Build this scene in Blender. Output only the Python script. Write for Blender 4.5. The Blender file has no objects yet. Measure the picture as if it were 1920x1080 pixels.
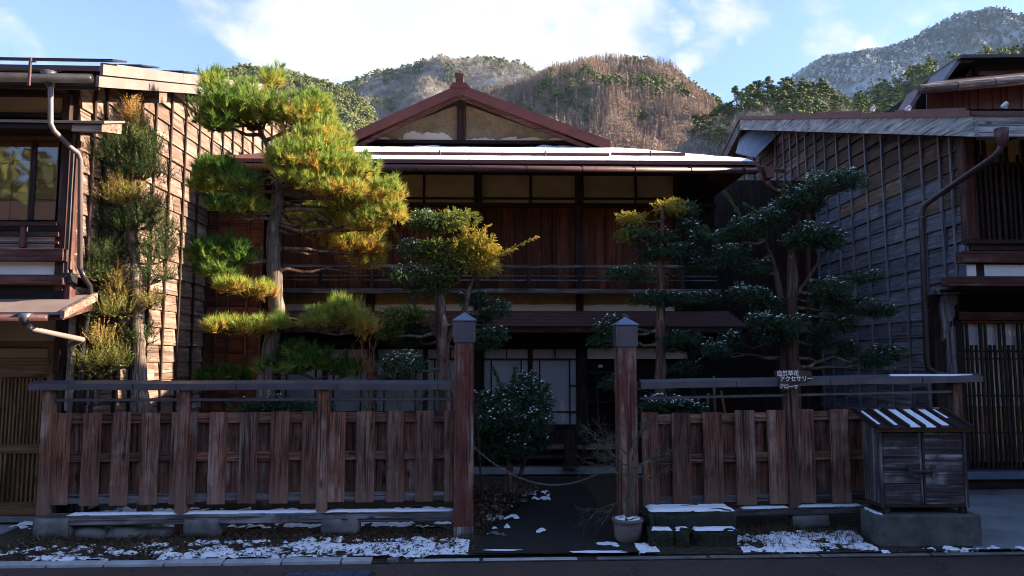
import bpy, math, random
import numpy as np
from mathutils import Vector, noise
R = math.radians
rng = np.random.default_rng(7)
random.seed(7)
C = bpy.context.scene.collection
sc = bpy.context.scene

# ------------------------------------------------------------------ camera
F, EYE, TILT = 1400.0, 1.6, math.atan(132/1400)
cam = bpy.data.cameras.new('camera'); co = bpy.data.objects.new('camera', cam); C.objects.link(co)
co.location = (0, 0, EYE); co.rotation_euler = (R(90)+TILT, 0, 0)
cam.sensor_width = 36; cam.lens = F/1920*36; cam.clip_end = 20000; cam.clip_start = .05
sc.camera = co
CT, ST = math.cos(TILT), math.sin(TILT)
def ray(px, py):
    dx, dy = (px-960)/F, (540-py)/F
    return Vector((dx, CT-dy*ST, ST+dy*CT))
def at(px, py, Y):
    r = ray(px, py); k = Y/r.y
    return Vector((r.x*k, Y, EYE+r.z*k))
# ------------------------------------------------------------------ world and sun
SUN_EL, SUN_AZ = 22.0, 4.0
sv = Vector((math.cos(R(SUN_EL))*math.cos(R(SUN_AZ)), math.cos(R(SUN_EL))*math.sin(R(SUN_AZ)), math.sin(R(SUN_EL))))
sl = bpy.data.lights.new('sun', 'SUN'); so = bpy.data.objects.new('sun', sl); C.objects.link(so)
so.rotation_euler = (-sv).to_track_quat('-Z', 'Y').to_euler(); so.location = sv*60
sl.energy = 5.0; sl.angle = R(.53); sl.color = (1, .84, .64)
W = bpy.data.worlds.new('World'); sc.world = W; W.use_nodes = True
sc.view_settings.view_transform = 'Standard'; sc.view_settings.look = 'None'
sc.view_settings.gamma = 1; sc.view_settings.use_curve_mapping = False
sc.view_settings.exposure = 2.2
sc.cycles.filter_width = 1.0
def world():
    nt = W.node_tree; nt.nodes.clear(); N = nt.nodes.new; L = nt.links.new
    out = N('ShaderNodeOutputWorld'); bg = N('ShaderNodeBackground'); L(bg.outputs[0], out.inputs[0])
    bg.inputs[1].default_value = .073
    sky = N('ShaderNodeTexSky'); sky.sky_type = 'NISHITA'; sky.sun_disc = False
    sky.sun_elevation = R(SUN_EL); sky.sun_rotation = R(90-SUN_AZ); sky.altitude = 800
    sky.air_density = 1.0; sky.dust_density = 1.2; sky.ozone_density = 1.6
    tc = N('ShaderNodeTexCoord')
    mp = N('ShaderNodeMapping'); mp.inputs['Scale'].default_value = (1, 1, 1.6); L(tc.outputs['Generated'], mp.inputs[0])
    nz = N('ShaderNodeTexNoise'); nz.inputs['Scale'].default_value = 5.5; nz.inputs['Detail'].default_value = 9
    nz.inputs['Roughness'].default_value = .58; nz.inputs['Distortion'].default_value = .25
    L(mp.outputs[0], nz.inputs['Vector'])
    def math_(op, a, b=None, c=None):
        m = N('ShaderNodeMath'); m.operation = op
        for i, v in enumerate((a, b, c)):
            if v is None: continue
            if isinstance(v, (int, float)): m.inputs[i].default_value = v
            else: L(v, m.inputs[i])
        return m.outputs[0]
    # cloud banks: soft lobes round chosen directions, broken up by the noise
    wn = N('ShaderNodeTexNoise'); wn.inputs['Scale'].default_value = 16; wn.inputs['Detail'].default_value = 6; L(tc.outputs['Generated'], wn.inputs['Vector'])
    wo = N('ShaderNodeVectorMath'); wo.operation = 'MULTIPLY_ADD'; L(wn.outputs['Color'], wo.inputs[0]); wo.inputs[1].default_value = (.11, .11, .11); wo.inputs[2].default_value = (-.055, -.055, -.055)
    wa = N('ShaderNodeVectorMath'); wa.operation = 'ADD'; L(tc.outputs['Generated'], wa.inputs[0]); L(wo.outputs[0], wa.inputs[1])
    tot = None
    for (px, py, r, amp) in ((560, 35, .17, .50), (800, 50, .17, .55), (1020, 60, .14, .5), (1120, -20, .12, .4), (430, 50, .08, .3),
                        (690, -120, .25, .35), (1400, -45, .09, .45), (1560, -45, .10, .45), (1720, -35, .08, .42),
                        (1300, 115, .032, .40), (1265, 40, .028, .34), (1335, 165, .03, .36), (20, 75, .05, .40),
                        (1400, 80, .018, .3), (1650, 95, .035, .35), (930, 110, .12, .3)):
        d = ray(px, py).normalized()
        vd = N('ShaderNodeVectorMath'); vd.operation = 'DISTANCE'; L(wa.outputs[0], vd.inputs[0]); vd.inputs[1].default_value = d
        q = math_('DIVIDE', vd.outputs['Value'], r); q = math_('MULTIPLY', q, q); q = math_('MULTIPLY', q, -1.0)
        g = math_('EXPONENT', q); g = math_('MULTIPLY', g, amp)
        tot = g if tot is None else math_('MAXIMUM', tot, g)
    s = math_('ADD', nz.outputs['Fac'], tot)
    mr = N('ShaderNodeMapRange'); mr.interpolation_type = 'SMOOTHSTEP'
    mr.inputs[1].default_value = .72; mr.inputs[2].default_value = .96; L(s, mr.inputs[0])
    nz2 = N('ShaderNodeTexNoise'); nz2.inputs['Scale'].default_value = 9; nz2.inputs['Detail'].default_value = 5; L(mp.outputs[0], nz2.inputs['Vector'])
    cr = N('ShaderNodeMix'); cr.data_type = 'RGBA'; L(nz2.outputs['Fac'], cr.inputs[0])
    cr.inputs[6].default_value = (2.4, 2.55, 2.95, 1); cr.inputs[7].default_value = (3.7, 3.62, 3.58, 1)
    mx = N('ShaderNodeMix'); mx.data_type = 'RGBA'; L(mr.outputs[0], mx.inputs[0])
    tn = N('ShaderNodeMix'); tn.data_type = 'RGBA'; tn.blend_type = 'MULTIPLY'; tn.inputs[0].default_value = 1
    L(sky.outputs[0], tn.inputs[6]); tn.inputs[7].default_value = (.88, .92, 1.10, 1)
    L(tn.outputs[2], mx.inputs[6]); L(cr.outputs[2], mx.inputs[7])
    L(mx.outputs[2], bg.inputs[0])
world()

# ------------------------------------------------------------------ materials
def mat(name):
    m = bpy.data.materials.new(name); m.use_nodes = True
    nt = m.node_tree; b = nt.nodes['Principled BSDF']
    b.inputs['Specular IOR Level'].default_value = .3
    return m, nt, b
def ramp(nt, fac, stops, inter='LINEAR'):
    r = nt.nodes.new('ShaderNodeValToRGB'); r.color_ramp.interpolation = inter
    el = r.color_ramp.elements
    while len(el) < len(stops): el.new(.5)
    for e, (p, c) in zip(el, stops): e.position = p; e.color = (*c, 1)
    nt.links.new(fac, r.inputs[0]); return r.outputs[0]
def noise_n(nt, vec, scale, detail=4, rough=.55, dist=0):
    n = nt.nodes.new('ShaderNodeTexNoise'); n.inputs['Scale'].default_value = scale
    n.inputs['Detail'].default_value = detail; n.inputs['Roughness'].default_value = rough; n.inputs['Distortion'].default_value = dist
    nt.links.new(vec, n.inputs['Vector']); return n.outputs['Fac']
def mixc(nt, fac, a, b, mode='MIX'):
    m = nt.nodes.new('ShaderNodeMix'); m.data_type = 'RGBA'; m.blend_type = mode
    for i, v in ((0, fac), (6, a), (7, b)):
        if isinstance(v, (int, float)): m.inputs[i].default_value = v
        elif isinstance(v, tuple): m.inputs[i].default_value = (*v, 1)
        else: nt.links.new(v, m.inputs[i])
    return m.outputs[2]
def mth(nt, op, a, b=None):
    m = nt.nodes.new('ShaderNodeMath'); m.operation = op
    for i, v in enumerate((a, b)):
        if v is None: continue
        if isinstance(v, (int, float)): m.inputs[i].default_value = v
        else: nt.links.new(v, m.inputs[i])
    return m.outputs[0]
def mrange(nt, v, a, b, c=0, d=1):
    m = nt.nodes.new('ShaderNodeMapRange'); m.interpolation_type = 'SMOOTHSTEP'; nt.links.new(v, m.inputs[0])
    for i, x in zip((1, 2, 3, 4), (a, b, c, d)): m.inputs[i].default_value = x
    return m.outputs[0]
def bump(nt, b, h, s=.4, d=.01):
    n = nt.nodes.new('ShaderNodeBump'); n.inputs['Strength'].default_value = s; n.inputs['Distance'].default_value = d
    nt.links.new(h, n.inputs['Height']); nt.links.new(n.outputs[0], b.inputs['Normal'])
def coords(nt, scale=(1, 1, 1), rnd=True, kind='Object'):
    tc = nt.nodes.new('ShaderNodeTexCoord'); v = tc.outputs[kind]; r = None
    if rnd:
        oi = nt.nodes.new('ShaderNodeObjectInfo'); r = oi.outputs['Random']
        s = nt.nodes.new('ShaderNodeVectorMath'); s.operation = 'SCALE'; s.inputs[0].default_value = (37, 53, 71); nt.links.new(r, s.inputs['Scale'])
        a = nt.nodes.new('ShaderNodeVectorMath'); a.operation = 'ADD'; nt.links.new(v, a.inputs[0]); nt.links.new(s.outputs[0], a.inputs[1]); v = a.outputs[0]
    def scaled(sc_):
        m = nt.nodes.new('ShaderNodeVectorMath'); m.operation = 'MULTIPLY'; nt.links.new(v, m.inputs[0]); m.inputs[1].default_value = sc_; return m.outputs[0]
    return v, scaled, r, tc
MATS = {}
def wood(name, dark, mid, pale, axis='z', amt=.5, rough=.75, bs=.5, vary=.35, foot=None):
    m, nt, b = mat(name); v, scd, r, tc = coords(nt)
    k = {'x': (.06, 1, 1), 'y': (1, .06, 1), 'z': (1, 1, .06)}[axis]
    vs = scd(tuple(c*1.0 for c in k))
    n1 = noise_n(nt, vs, 60, 5, .65, .4)
    n2 = noise_n(nt, vs, 16, 4, .6, .6)
    n3 = noise_n(nt, v, 3.2, 4, .6)
    w = nt.nodes.new('ShaderNodeTexVoronoi'); w.inputs['Scale'].default_value = 5.0
    kk = {'x': (.45, 1, 1), 'y': (1, .45, 1), 'z': (1, 1, .45)}[axis]; nt.links.new(scd(kk), w.inputs['Vector'])
    knot = mrange(nt, w.outputs['Distance'], .05, .13, 1, 0)
    c = mixc(nt, mrange(nt, n1, .3, .72), dark, mid)
    pf = mth(nt, 'MULTIPLY', mrange(nt, n2, .42, .7), mrange(nt, n3, .35, .68))
    c = mixc(nt, mth(nt, 'MULTIPLY', pf, amt*1.6), c, pale)
    crack = mrange(nt, noise_n(nt, scd(tuple(x*(1 if x == 1 else .4) for x in k)), 42, 2, .5), .60, .66)
    c = mixc(nt, mth(nt, 'MULTIPLY', crack, .75), c, tuple(x*.25 for x in dark))
    c = mixc(nt, mth(nt, 'MULTIPLY', knot, .8), c, tuple(x*.4 for x in dark))
    if foot:      # bleached and frayed towards the wet lower ends
        sp = nt.nodes.new('ShaderNodeSeparateXYZ'); nt.links.new(tc.outputs['Object'], sp.inputs[0])
        hz = mth(nt, 'ADD', sp.outputs['Z'], mth(nt, 'MULTIPLY', mth(nt, 'SUBTRACT', n2, .5), .55))
        c = mixc(nt, mth(nt, 'MULTIPLY', mrange(nt, hz, -.40, -.12, 1, 0), .65), c, foot)
    br = mth(nt, 'ADD', mth(nt, 'MULTIPLY', r, vary*2), 1-vary)
    cb = nt.nodes.new('ShaderNodeCombineColor'); [nt.links.new(br, cb.inputs[i]) for i in range(3)]
    c = mixc(nt, 1.0, c, cb.outputs[0], 'MULTIPLY')
    nt.links.new(c, b.inputs['Base Color']); b.inputs['Roughness'].default_value = rough
    h = mth(nt, 'SUBTRACT', mth(nt, 'ADD', n1, mth(nt, 'MULTIPLY', n2, .6)), mth(nt, 'MULTIPLY', crack, .8)); bump(nt, b, h, bs, .006)
    MATS[name] = m; return m
def plain(name, col, col2=None, scale=8, rough=.6, metal=0, bs=.1, spec=.3):
    m, nt, b = mat(name); v, scd, r, tc = coords(nt)
    n = noise_n(nt, v, scale, 5, .6); n2 = noise_n(nt, v, scale*6, 3, .6)
    c = mixc(nt, mrange(nt, n, .3, .7), col, col2 or tuple(x*.7 for x in col))
    nt.links.new(c, b.inputs['Base Color']); b.inputs['Roughness'].default_value = rough; b.inputs['Metallic'].default_value = metal
    b.inputs['Specular IOR Level'].default_value = spec
    nt.links.new(mrange(nt, n2, .2, .8, rough*.8, min(1, rough*1.25)), b.inputs['Roughness'])
    bump(nt, b, n2, bs, .004); MATS[name] = m; return m
for ax in 'xz':
    wood('fence_wood_'+ax, (.030, .012, .008), (.27, .105, .062), (.46, .35, .28), ax, .42, bs=.8, foot=(.22, .125, .09) if ax == 'z' else None)
    wood('grey_wood_'+ax, (.04, .034, .035), (.15, .13, .13), (.36, .33, .32), ax, .6, bs=.7)
    wood('dark_wood_'+ax, (.012, .006, .005), (.040, .019, .015), (.09, .06, .05), ax, .4)
    wood('brown_wood_'+ax, (.035, .012, .010), (.10, .035, .026), (.22, .13, .11), ax, .5)
    wood('red_wood_'+ax, (.05, .013, .006), (.15, .042, .016), (.26, .09, .035), ax, .35, vary=.45)
    wood('honey_wood_'+ax, (.10, .05, .02), (.24, .125, .05), (.36, .22, .1), ax, .3, bs=.2, vary=.12)
wood('wall_wood_x', (.085, .082, .095), (.17, .165, .19), (.30, .295, .33), 'x', .55, bs=.5, vary=.28)
wood('batten_wood_z', (.13, .125, .14), (.22, .21, .23), (.34, .33, .35), 'z', .4, bs=.4, vary=.2)
wood('dull_brown_wood_x', (.05, .028, .018), (.10, .058, .038), (.16, .10, .07), 'x', .4, bs=.5, vary=.3)
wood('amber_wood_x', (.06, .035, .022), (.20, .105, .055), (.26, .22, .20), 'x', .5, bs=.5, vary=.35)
wood('pale_wood_y', (.10, .095, .09), (.46, .46, .47), (.64, .64, .64), 'y', .6, vary=.05, bs=.8)
wood('bin_wood_x', (.018, .013, .015), (.075, .055, .060), (.46, .42, .45), 'x', .55, vary=.3, bs=.7)
wood('bin_wood_z', (.018, .013, .014), (.07, .052, .055), (.36, .32, .33), 'z', .45, vary=.2, bs=.7)
wood('pink_wood_x', (.09, .054, .04), (.27, .17, .125), (.46, .35, .285), 'x', .6, vary=.22, bs=.6)
wood('pale_wood_x', (.16, .155, .15), (.48, .48, .49), (.66, .66, .66), 'x', .8, vary=.05, bs=.8)
wood('post_wood_z', (.06, .016, .010), (.18, .056, .036), (.44, .33, .27), 'z', .55, bs=.5, vary=.05)
wood('bark_z', (.05, .035, .028), (.20, .145, .11), (.38, .30, .24), 'z', .8, bs=1.0)
wood('red_bark_z', (.04, .02, .014), (.17, .085, .055), (.30, .22, .17), 'z', .6, bs=1.0)
wood('moss_bark_z', (.03, .025, .015), (.10, .085, .05), (.20, .20, .12), 'z', .7, bs=1.0)
plain('metal_brown', (.10, .042, .038), (.075, .032, .03), 5, .45, .0, .05, .5)
plain('metal_red', (.15, .045, .036), (.11, .034, .028), 5, .5, 0, .05, .45)
plain('metal_grey', (.13, .125, .14), (.09, .09, .105), 6, .4, .5, .05, .5)
plain('pipe_grey', (.20, .155, .15), (.12, .09, .09), 4, .4, .2, .05, .5)
plain('metal_dark', (.035, .03, .035), (.02, .018, .02), 6, .4, .2, .05, .5)
plain('metal_pinkish', (.25, .185, .165), (.19, .145, .13), 3, .55, 0, .05, .3)
plain('metal_blue', (.16, .20, .27), (.11, .14, .20), 3, .45, .3, .05, .4)
plain('iron_cover', (.10, .14, .20), (.06, .09, .13), 14, .4, .6, .3, .5)
plain('stone', (.20, .19, .18), (.10, .10, .10), 7, .85, 0, .5)
plain('kerb_stone', (.46, .47, .48), (.30, .31, .33), 5, .8, 0, .4)
plain('old_concrete', (.12, .12, .115), (.055, .058, .05), 6, .9, 0, .8)
plain('concrete', (.27, .28, .29), (.18, .19, .20), 2.0, .85, 0, .3)
plain('pot_clay', (.22, .16, .14), (.12, .09, .08), 9, .7, 0, .3)
plain('porcelain', (.8, .8, .8), (.7, .7, .72), 9, .3, 0, .05, .5)
plain('white_plaster', (.74, .72, .68), (.62, .60, .57), 2.5, .9, 0, .1)
plain('tan_plaster', (.40, .31, .20), (.30, .225, .14), 2.0, .95, 0, .25)
plain('ochre_plaster', (.44, .36, .25), (.33, .26, .17), 3.0, .95, 0, .3)
plain('paper', (.70, .70, .72), (.62, .62, .66), 3, .9, 0, .05)
plain('amber_paper', (.42, .27, .11), (.34, .21, .08), 3, .9, 0, .05)
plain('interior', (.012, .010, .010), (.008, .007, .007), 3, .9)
plain('paint_white', (.80, .80, .78), (.74, .74, .72), 10, .7, 0, .05)
plain('rope', (.22, .20, .17), (.13, .115, .10), 30, .8)
plain('metal_pipe', (.055, .034, .034), (.035, .022, .022), 5, .4, 0, .05, .5)
plain('path_earth', (.022, .019, .017), (.012, .011, .010), 20, .9, 0, .6)
plain('cable', (.02, .02, .02), None, 10, .5)
def asphalt():
    m, nt, b = mat('asphalt'); v, scd, r, tc = coords(nt, rnd=False)
    n = noise_n(nt, v, 120, 3, .7); n2 = noise_n(nt, v, 1.2, 5, .6)
    c = mixc(nt, mrange(nt, n, .35, .75), (.038, .022, .018), (.125, .083, .068))
    c = mixc(nt, mrange(nt, n2, .4, .7), c, (.05, .034, .028))
    n3 = noise_n(nt, v, 38, 3, .8); c = mixc(nt, mrange(nt, n3, .55, .75), c, (.15, .115, .10))
    vo = nt.nodes.new('ShaderNodeTexVoronoi'); vo.feature = 'DISTANCE_TO_EDGE'; vo.inputs['Scale'].default_value = .55
    dv = nt.nodes.new('ShaderNodeVectorMath'); dv.operation = 'ADD'; nt.links.new(v, dv.inputs[0])
    wn = nt.nodes.new('ShaderNodeTexNoise'); wn.inputs['Scale'].default_value = 3; nt.links.new(v, wn.inputs['Vector']); nt.links.new(wn.outputs['Color'], dv.inputs[1]); nt.links.new(dv.outputs[0], vo.inputs['Vector'])
    c = mixc(nt, mrange(nt, vo.outputs['Distance'], .002, .007, .8, 0), c, (.012, .01, .01))
    nt.links.new(c, b.inputs['Base Color']); nt.links.new(mrange(nt, n2, .35, .7, .85, .5), b.inputs['Roughness'])
    bump(nt, b, n, .6, .006); MATS['asphalt'] = m
asphalt()
def soil():
    m, nt, b = mat('soil'); v, scd, r, tc = coords(nt, rnd=False)
    n = noise_n(nt, v, 22, 6, .7); n2 = noise_n(nt, v, 3, 4, .6)
    c = mixc(nt, mrange(nt, n, .3, .75), (.018, .013, .009), (.085, .06, .04))
    c = mixc(nt, mrange(nt, n2, .5, .7), c, (.035, .04, .018))
    nt.links.new(c, b.inputs['Base Color']); b.inputs['Roughness'].default_value = .95; bump(nt, b, n, 1, .02); MATS['soil'] = m
soil()
def snowm():
    m, nt, b = mat('snow'); v, scd, r, tc = coords(nt, rnd=False)
    n = noise_n(nt, v, 60, 5, .7)
    nt.links.new(mixc(nt, n, (.82, .84, .88), (.90, .91, .93)), b.inputs['Base Color'])
    b.inputs['Roughness'].default_value = .7; bump(nt, b, n, .5, .01); MATS['snow'] = m
snowm()
def mossm():
    m, nt, b = mat('mossy_stone'); v, scd, r, tc = coords(nt)
    n = noise_n(nt, v, 7, 6, .65); n2 = noise_n(nt, v, 40, 4, .7)
    c = mixc(nt, mrange(nt, n, .42, .6), (.035, .032, .028), (.06, .085, .018))
    c = mixc(nt, mrange(nt, n2, .35, .7), tuple([.02, .02, .016]), c)
    nt.links.new(c, b.inputs['Base Color']); b.inputs['Roughness'].default_value = .95; bump(nt, b, n2, 1, .02); MATS['mossy_stone'] = m
mossm()
plain('dark_rock', (.045, .042, .036), (.022, .024, .016), 9, .95, 0, .9)
def stained(name, up, lo, z0, edge=.03, sx=3, sz=3, inv=False):
    """plaster whose upper coat has turned brown with an uneven tide line at height z0 (object space)"""
    m, nt, b = mat(name); v, scd, r, tc = coords(nt, rnd=False)
    sp = nt.nodes.new('ShaderNodeSeparateXYZ'); nt.links.new(tc.outputs['Object'], sp.inputs[0])
    n = noise_n(nt, scd((sx, 1, sz)), 1.0, 7, .6, .5); n2 = noise_n(nt, v, 14, 5, .6)
    h = mth(nt, 'ADD', sp.outputs['Z'], mth(nt, 'MULTIPLY', mth(nt, 'SUBTRACT', n, .5), edge*6))
    f = mrange(nt, h, z0-.012, z0+.012)
    cu = mixc(nt, mrange(nt, n2, .3, .7), up, tuple(x*.72 for x in up))
    n3 = noise_n(nt, scd((2.5, 1, 4)), 1.0, 4, .5)
    cu = mixc(nt, mrange(nt, n3, .5, .56, 0, .45), cu, tuple(x*.6 for x in up))
    c = mixc(nt, f, lo, cu); nt.links.new(c, b.inputs['Base Color']); b.inputs['Roughness'].default_value = .95
    bump(nt, b, n2, .3, .006); MATS[name] = m
stained('gable_plaster', (.30, .225, .145), (.72, .65, .54), 5.19, .12, 1.5, 2.2)
stained('lower_plaster', (.46, .33, .16), (.84, .79, .68), 2.385, .008, 4, 4)
def glassm():
    m = bpy.data.materials.new('glass'); m.use_nodes = True; nt = m.node_tree; nt.nodes.clear()
    o = nt.nodes.new('ShaderNodeOutputMaterial'); mx = nt.nodes.new('ShaderNodeMixShader')
    t = nt.nodes.new('ShaderNodeBsdfTransparent'); g = nt.nodes.new('ShaderNodeBsdfGlossy'); g.inputs['Roughness'].default_value = .02
    fr = nt.nodes.new('ShaderNodeFresnel'); fr.inputs[0].default_value = 1.6
    tc = nt.nodes.new('ShaderNodeTexCoord'); nz = nt.nodes.new('ShaderNodeTexNoise'); nz.inputs['Scale'].default_value = 1.5
    nt.links.new(tc.outputs['Object'], nz.inputs['Vector'])
    bp = nt.nodes.new('ShaderNodeBump'); bp.inputs['Strength'].default_value = .15; bp.inputs['Distance'].default_value = .02
    nt.links.new(nz.outputs['Fac'], bp.inputs['Height']); nt.links.new(bp.outputs[0], g.inputs['Normal'])
    nt.links.new(fr.outputs[0], mx.inputs[0]); nt.links.new(t.outputs[0], mx.inputs[1]); nt.links.new(g.outputs[0], mx.inputs[2]); nt.links.new(mx.outputs[0], o.inputs[0])
    MATS['glass'] = m
glassm()
def leafm(name, stops, trans=.35, rough=.5):
    m, nt, b = mat(name)
    a = nt.nodes.new('ShaderNodeAttribute'); a.attribute_name = 'tint'
    c = ramp(nt, a.outputs['Fac'], stops)
    nt.links.new(c, b.inputs['Base Color']); b.inputs['Roughness'].default_value = rough
    b.inputs['Specular IOR Level'].default_value = .35
    if trans:
        t = nt.nodes.new('ShaderNodeBsdfTranslucent'); nt.links.new(c, t.inputs['Color'])
        mx = nt.nodes.new('ShaderNodeMixShader'); mx.inputs[0].default_value = trans
        o = nt.nodes['Material Output']; nt.links.new(b.outputs[0], mx.inputs[1]); nt.links.new(t.outputs[0], mx.inputs[2]); nt.links.new(mx.outputs[0], o.inputs[0])
    MATS[name] = m
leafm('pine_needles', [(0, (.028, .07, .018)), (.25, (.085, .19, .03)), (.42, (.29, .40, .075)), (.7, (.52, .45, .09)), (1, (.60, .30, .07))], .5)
leafm('yew_leaves', [(0, (.03, .06, .034)), (.35, (.075, .14, .065)), (.65, (.22, .24, .04)), (1, (.60, .42, .06))])  # golden end colours the sunlit leaves, dark end the shaded ones
leafm('cedar_leaves', [(0, (.022, .04, .015)), (.35, (.07, .11, .03)), (.7, (.27, .24, .06)), (1, (.62, .36, .12))])
leafm('dead_leaves', [(0, (.03, .02, .012)), (.5, (.10, .055, .03)), (.9, (.20, .13, .06)), (1, (.12, .14, .04))], .1)
leafm('conifer_far', [(0, (.035, .055, .022)), (.5, (.12, .15, .042)), (1, (.26, .26, .075))], .0, .8)
leafm('larch_far', [(0, (.16, .10, .075)), (.5, (.32, .225, .165)), (1, (.46, .36, .28))], .0, .9)
leafm('bare_far', [(0, (.13, .11, .09)), (.5, (.27, .235, .195)), (1, (.40, .36, .31))], .0, .9)
leafm('snowy_far', [(0, (.025, .04, .045)), (.4, (.06, .09, .10)), (.7, (.25, .30, .34)), (1, (.75, .76, .78))], .0, .9)
def hillm(name, a, b2, sc_):
    m, nt, b = mat(name); v, scd, r, tc = coords(nt, rnd=False)
    nt.links.new(mixc(nt, mrange(nt, noise_n(nt, v, sc_, 6, .65), .35, .65), a, b2), b.inputs['Base Color']); b.inputs['Roughness'].default_value = 1
    MATS[name] = m
hillm('hill_green', (.05, .05, .028), (.085, .075, .05), .03)
hillm('hill_grey', (.20, .17, .14), (.32, .285, .25), .015)
hillm('hill_brown', (.14, .09, .066), (.21, .145, .11), .03)
hillm('hill_snow', (.06, .08, .11), (.28, .32, .38), .004)

# ------------------------------------------------------------------ mesh helpers
def tag(o, label=None, cat=None, group=None, kind=None):
    if label: o['label'] = label
    if cat: o['category'] = cat
    if group: o['group'] = group
    if kind: o['kind'] = kind
    return o
def link(name, me, m, parent=None, loc=(0, 0, 0), rot=(0, 0, 0)):
    o = bpy.data.objects.new(name, me); C.objects.link(o); o.location = loc; o.rotation_euler = rot
    if m and not me.materials: me.materials.append(MATS[m] if isinstance(m, str) else m)
    if parent:
        o.parent = parent
        if parent.type == 'MESH': o.location = Vector(loc)-parent.location     # pieces of a part share the part's frame
    return o
def empty(name, loc=(0, 0, 0), rz=0, **k):
    o = bpy.data.objects.new(name, None); C.objects.link(o); o.location = loc; o.rotation_euler = (0, 0, rz); o.empty_display_size = .2
    return tag(o, **k)
class MB:
    def __init__(s): s.v = []; s.f = []
    def add(s, V, Fc):
        n = len(s.v); s.v += [tuple(x) for x in V]; s.f += [tuple(i+n for i in f) for f in Fc]; return s
    def box(s, x0, x1, y0, y1, z0, z1, c=0.0):
        if x1 < x0: x0, x1 = x1, x0
        if y1 < y0: y0, y1 = y1, y0
        if z1 < z0: z0, z1 = z1, z0
        c = min(c, (x1-x0)*.3, (y1-y0)*.3, (z1-z0)*.3)
        if c <= 0:
            V = [(x, y, z) for z in (z0, z1) for y in (y0, y1) for x in (x0, x1)]
            return s.add(V, [(0, 2, 3, 1), (4, 5, 7, 6), (0, 1, 5, 4), (2, 6, 7, 3), (0, 4, 6, 2), (1, 3, 7, 5)])
        V = []; idx = {}
        for sx in (0, 1):
            for sy in (0, 1):
                for sz in (0, 1):
                    X, Y, Z = (x0, x1)[sx], (y0, y1)[sy], (z0, z1)[sz]
                    ix, iy, iz = X+(c, -c)[sx], Y+(c, -c)[sy], Z+(c, -c)[sz]
                    for a, p in enumerate(((X, iy, iz), (ix, Y, iz), (ix, iy, Z))):
                        idx[(sx, sy, sz, a)] = len(V); V.append(p)
        I = lambda *k: idx[k]; Fs = []
        for q in (0, 1):
            r1 = [I(q, 0, 0, 0), I(q, 1, 0, 0), I(q, 1, 1, 0), I(q, 0, 1, 0)]; Fs.append(r1 if q else r1[::-1])
            r2 = [I(0, q, 0, 1), I(0, q, 1, 1), I(1, q, 1, 1), I(1, q, 0, 1)]; Fs.append(r2 if q else r2[::-1])
            r3 = [I(0, 0, q, 2), I(1, 0, q, 2), I(1, 1, q, 2), I(0, 1, q, 2)]; Fs.append(r3 if q else r3[::-1])
        for a in (0, 1):
            for b in (0, 1):
                fl = (a == b)
                e = [I(a, b, 0, 0), I(a, b, 0, 1), I(a, b, 1, 1), I(a, b, 1, 0)]; Fs.append(e if fl else e[::-1])
                e = [I(a, 0, b, 0), I(a, 0, b, 2), I(a, 1, b, 2), I(a, 1, b, 0)]; Fs.append(e[::-1] if fl else e)
                e = [I(0, a, b, 1), I(0, a, b, 2), I(1, a, b, 2), I(1, a, b, 1)]; Fs.append(e if fl else e[::-1])
                for c3 in (0, 1):
                    t = [I(a, b, c3, 0), I(a, b, c3, 1), I(a, b, c3, 2)]; Fs.append(t if (a+b+c3) % 2 else t[::-1])
        return s.add(V, Fs)
    def tube(s, pts, rad, n=8, cap=True, flat=1.0):
        pts = [Vector(p) for p in pts]; rings = []
        if not isinstance(rad, (list, tuple)): rad = [rad]*len(pts)
        b = len(s.v); up = Vector((0, 0, 1)); prev = None
        for i, p in enumerate(pts):
            t = (pts[min(i+1, len(pts)-1)]-pts[max(i-1, 0)]).normalized()
            a = (prev - t*prev.dot(t)) if prev else t.cross(up if abs(t.z) < .9 else Vector((1, 0, 0)))
            if a.length < 1e-6: a = t.cross(Vector((0, 1, 0)))
            a.normalize(); prev = a; c = t.cross(a)
            for k in range(n):
                w = 2*math.pi*k/n
                s.v.append(tuple(p+(a*math.cos(w)+c*math.sin(w)*flat)*rad[i]))
        for i in range(len(pts)-1):
            for k in range(n):
                s.f.append((b+i*n+k, b+i*n+(k+1) % n, b+(i+1)*n+(k+1) % n, b+(i+1)*n+k))
        if cap: s.f.append(tuple(b+k for k in range(n))[::-1]); s.f.append(tuple(b+(len(pts)-1)*n+k for k in range(n)))
        return s
    def prism(s, poly, d0, d1, axis='y'):
        n = len(poly); V = []
        for d in (d0, d1):
            for a, b in poly: V.append((a, d, b) if axis == 'y' else (d, a, b) if axis == 'x' else (a, b, d))
        return s.add(V, [tuple(range(n)), tuple(range(n, 2*n))[::-1]]+[(i, i+n, (i+1) % n+n, (i+1) % n) for i in range(n)])
    def build(s, name, m, parent=None, loc=(0, 0, 0), smooth=False, recentre=False):
        v = s.v
        if recentre:
            a = np.array(v); c = (a.min(0)+a.max(0))/2; v = (a-c).tolist(); loc = tuple(np.array(loc)+c)
        me = bpy.data.meshes.new(name); me.from_pydata(v, [], s.f); me.update()
        if smooth: me.polygons.foreach_set('use_smooth', [True]*len(me.polygons))
        return link(name, me, m, parent, loc)
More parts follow.
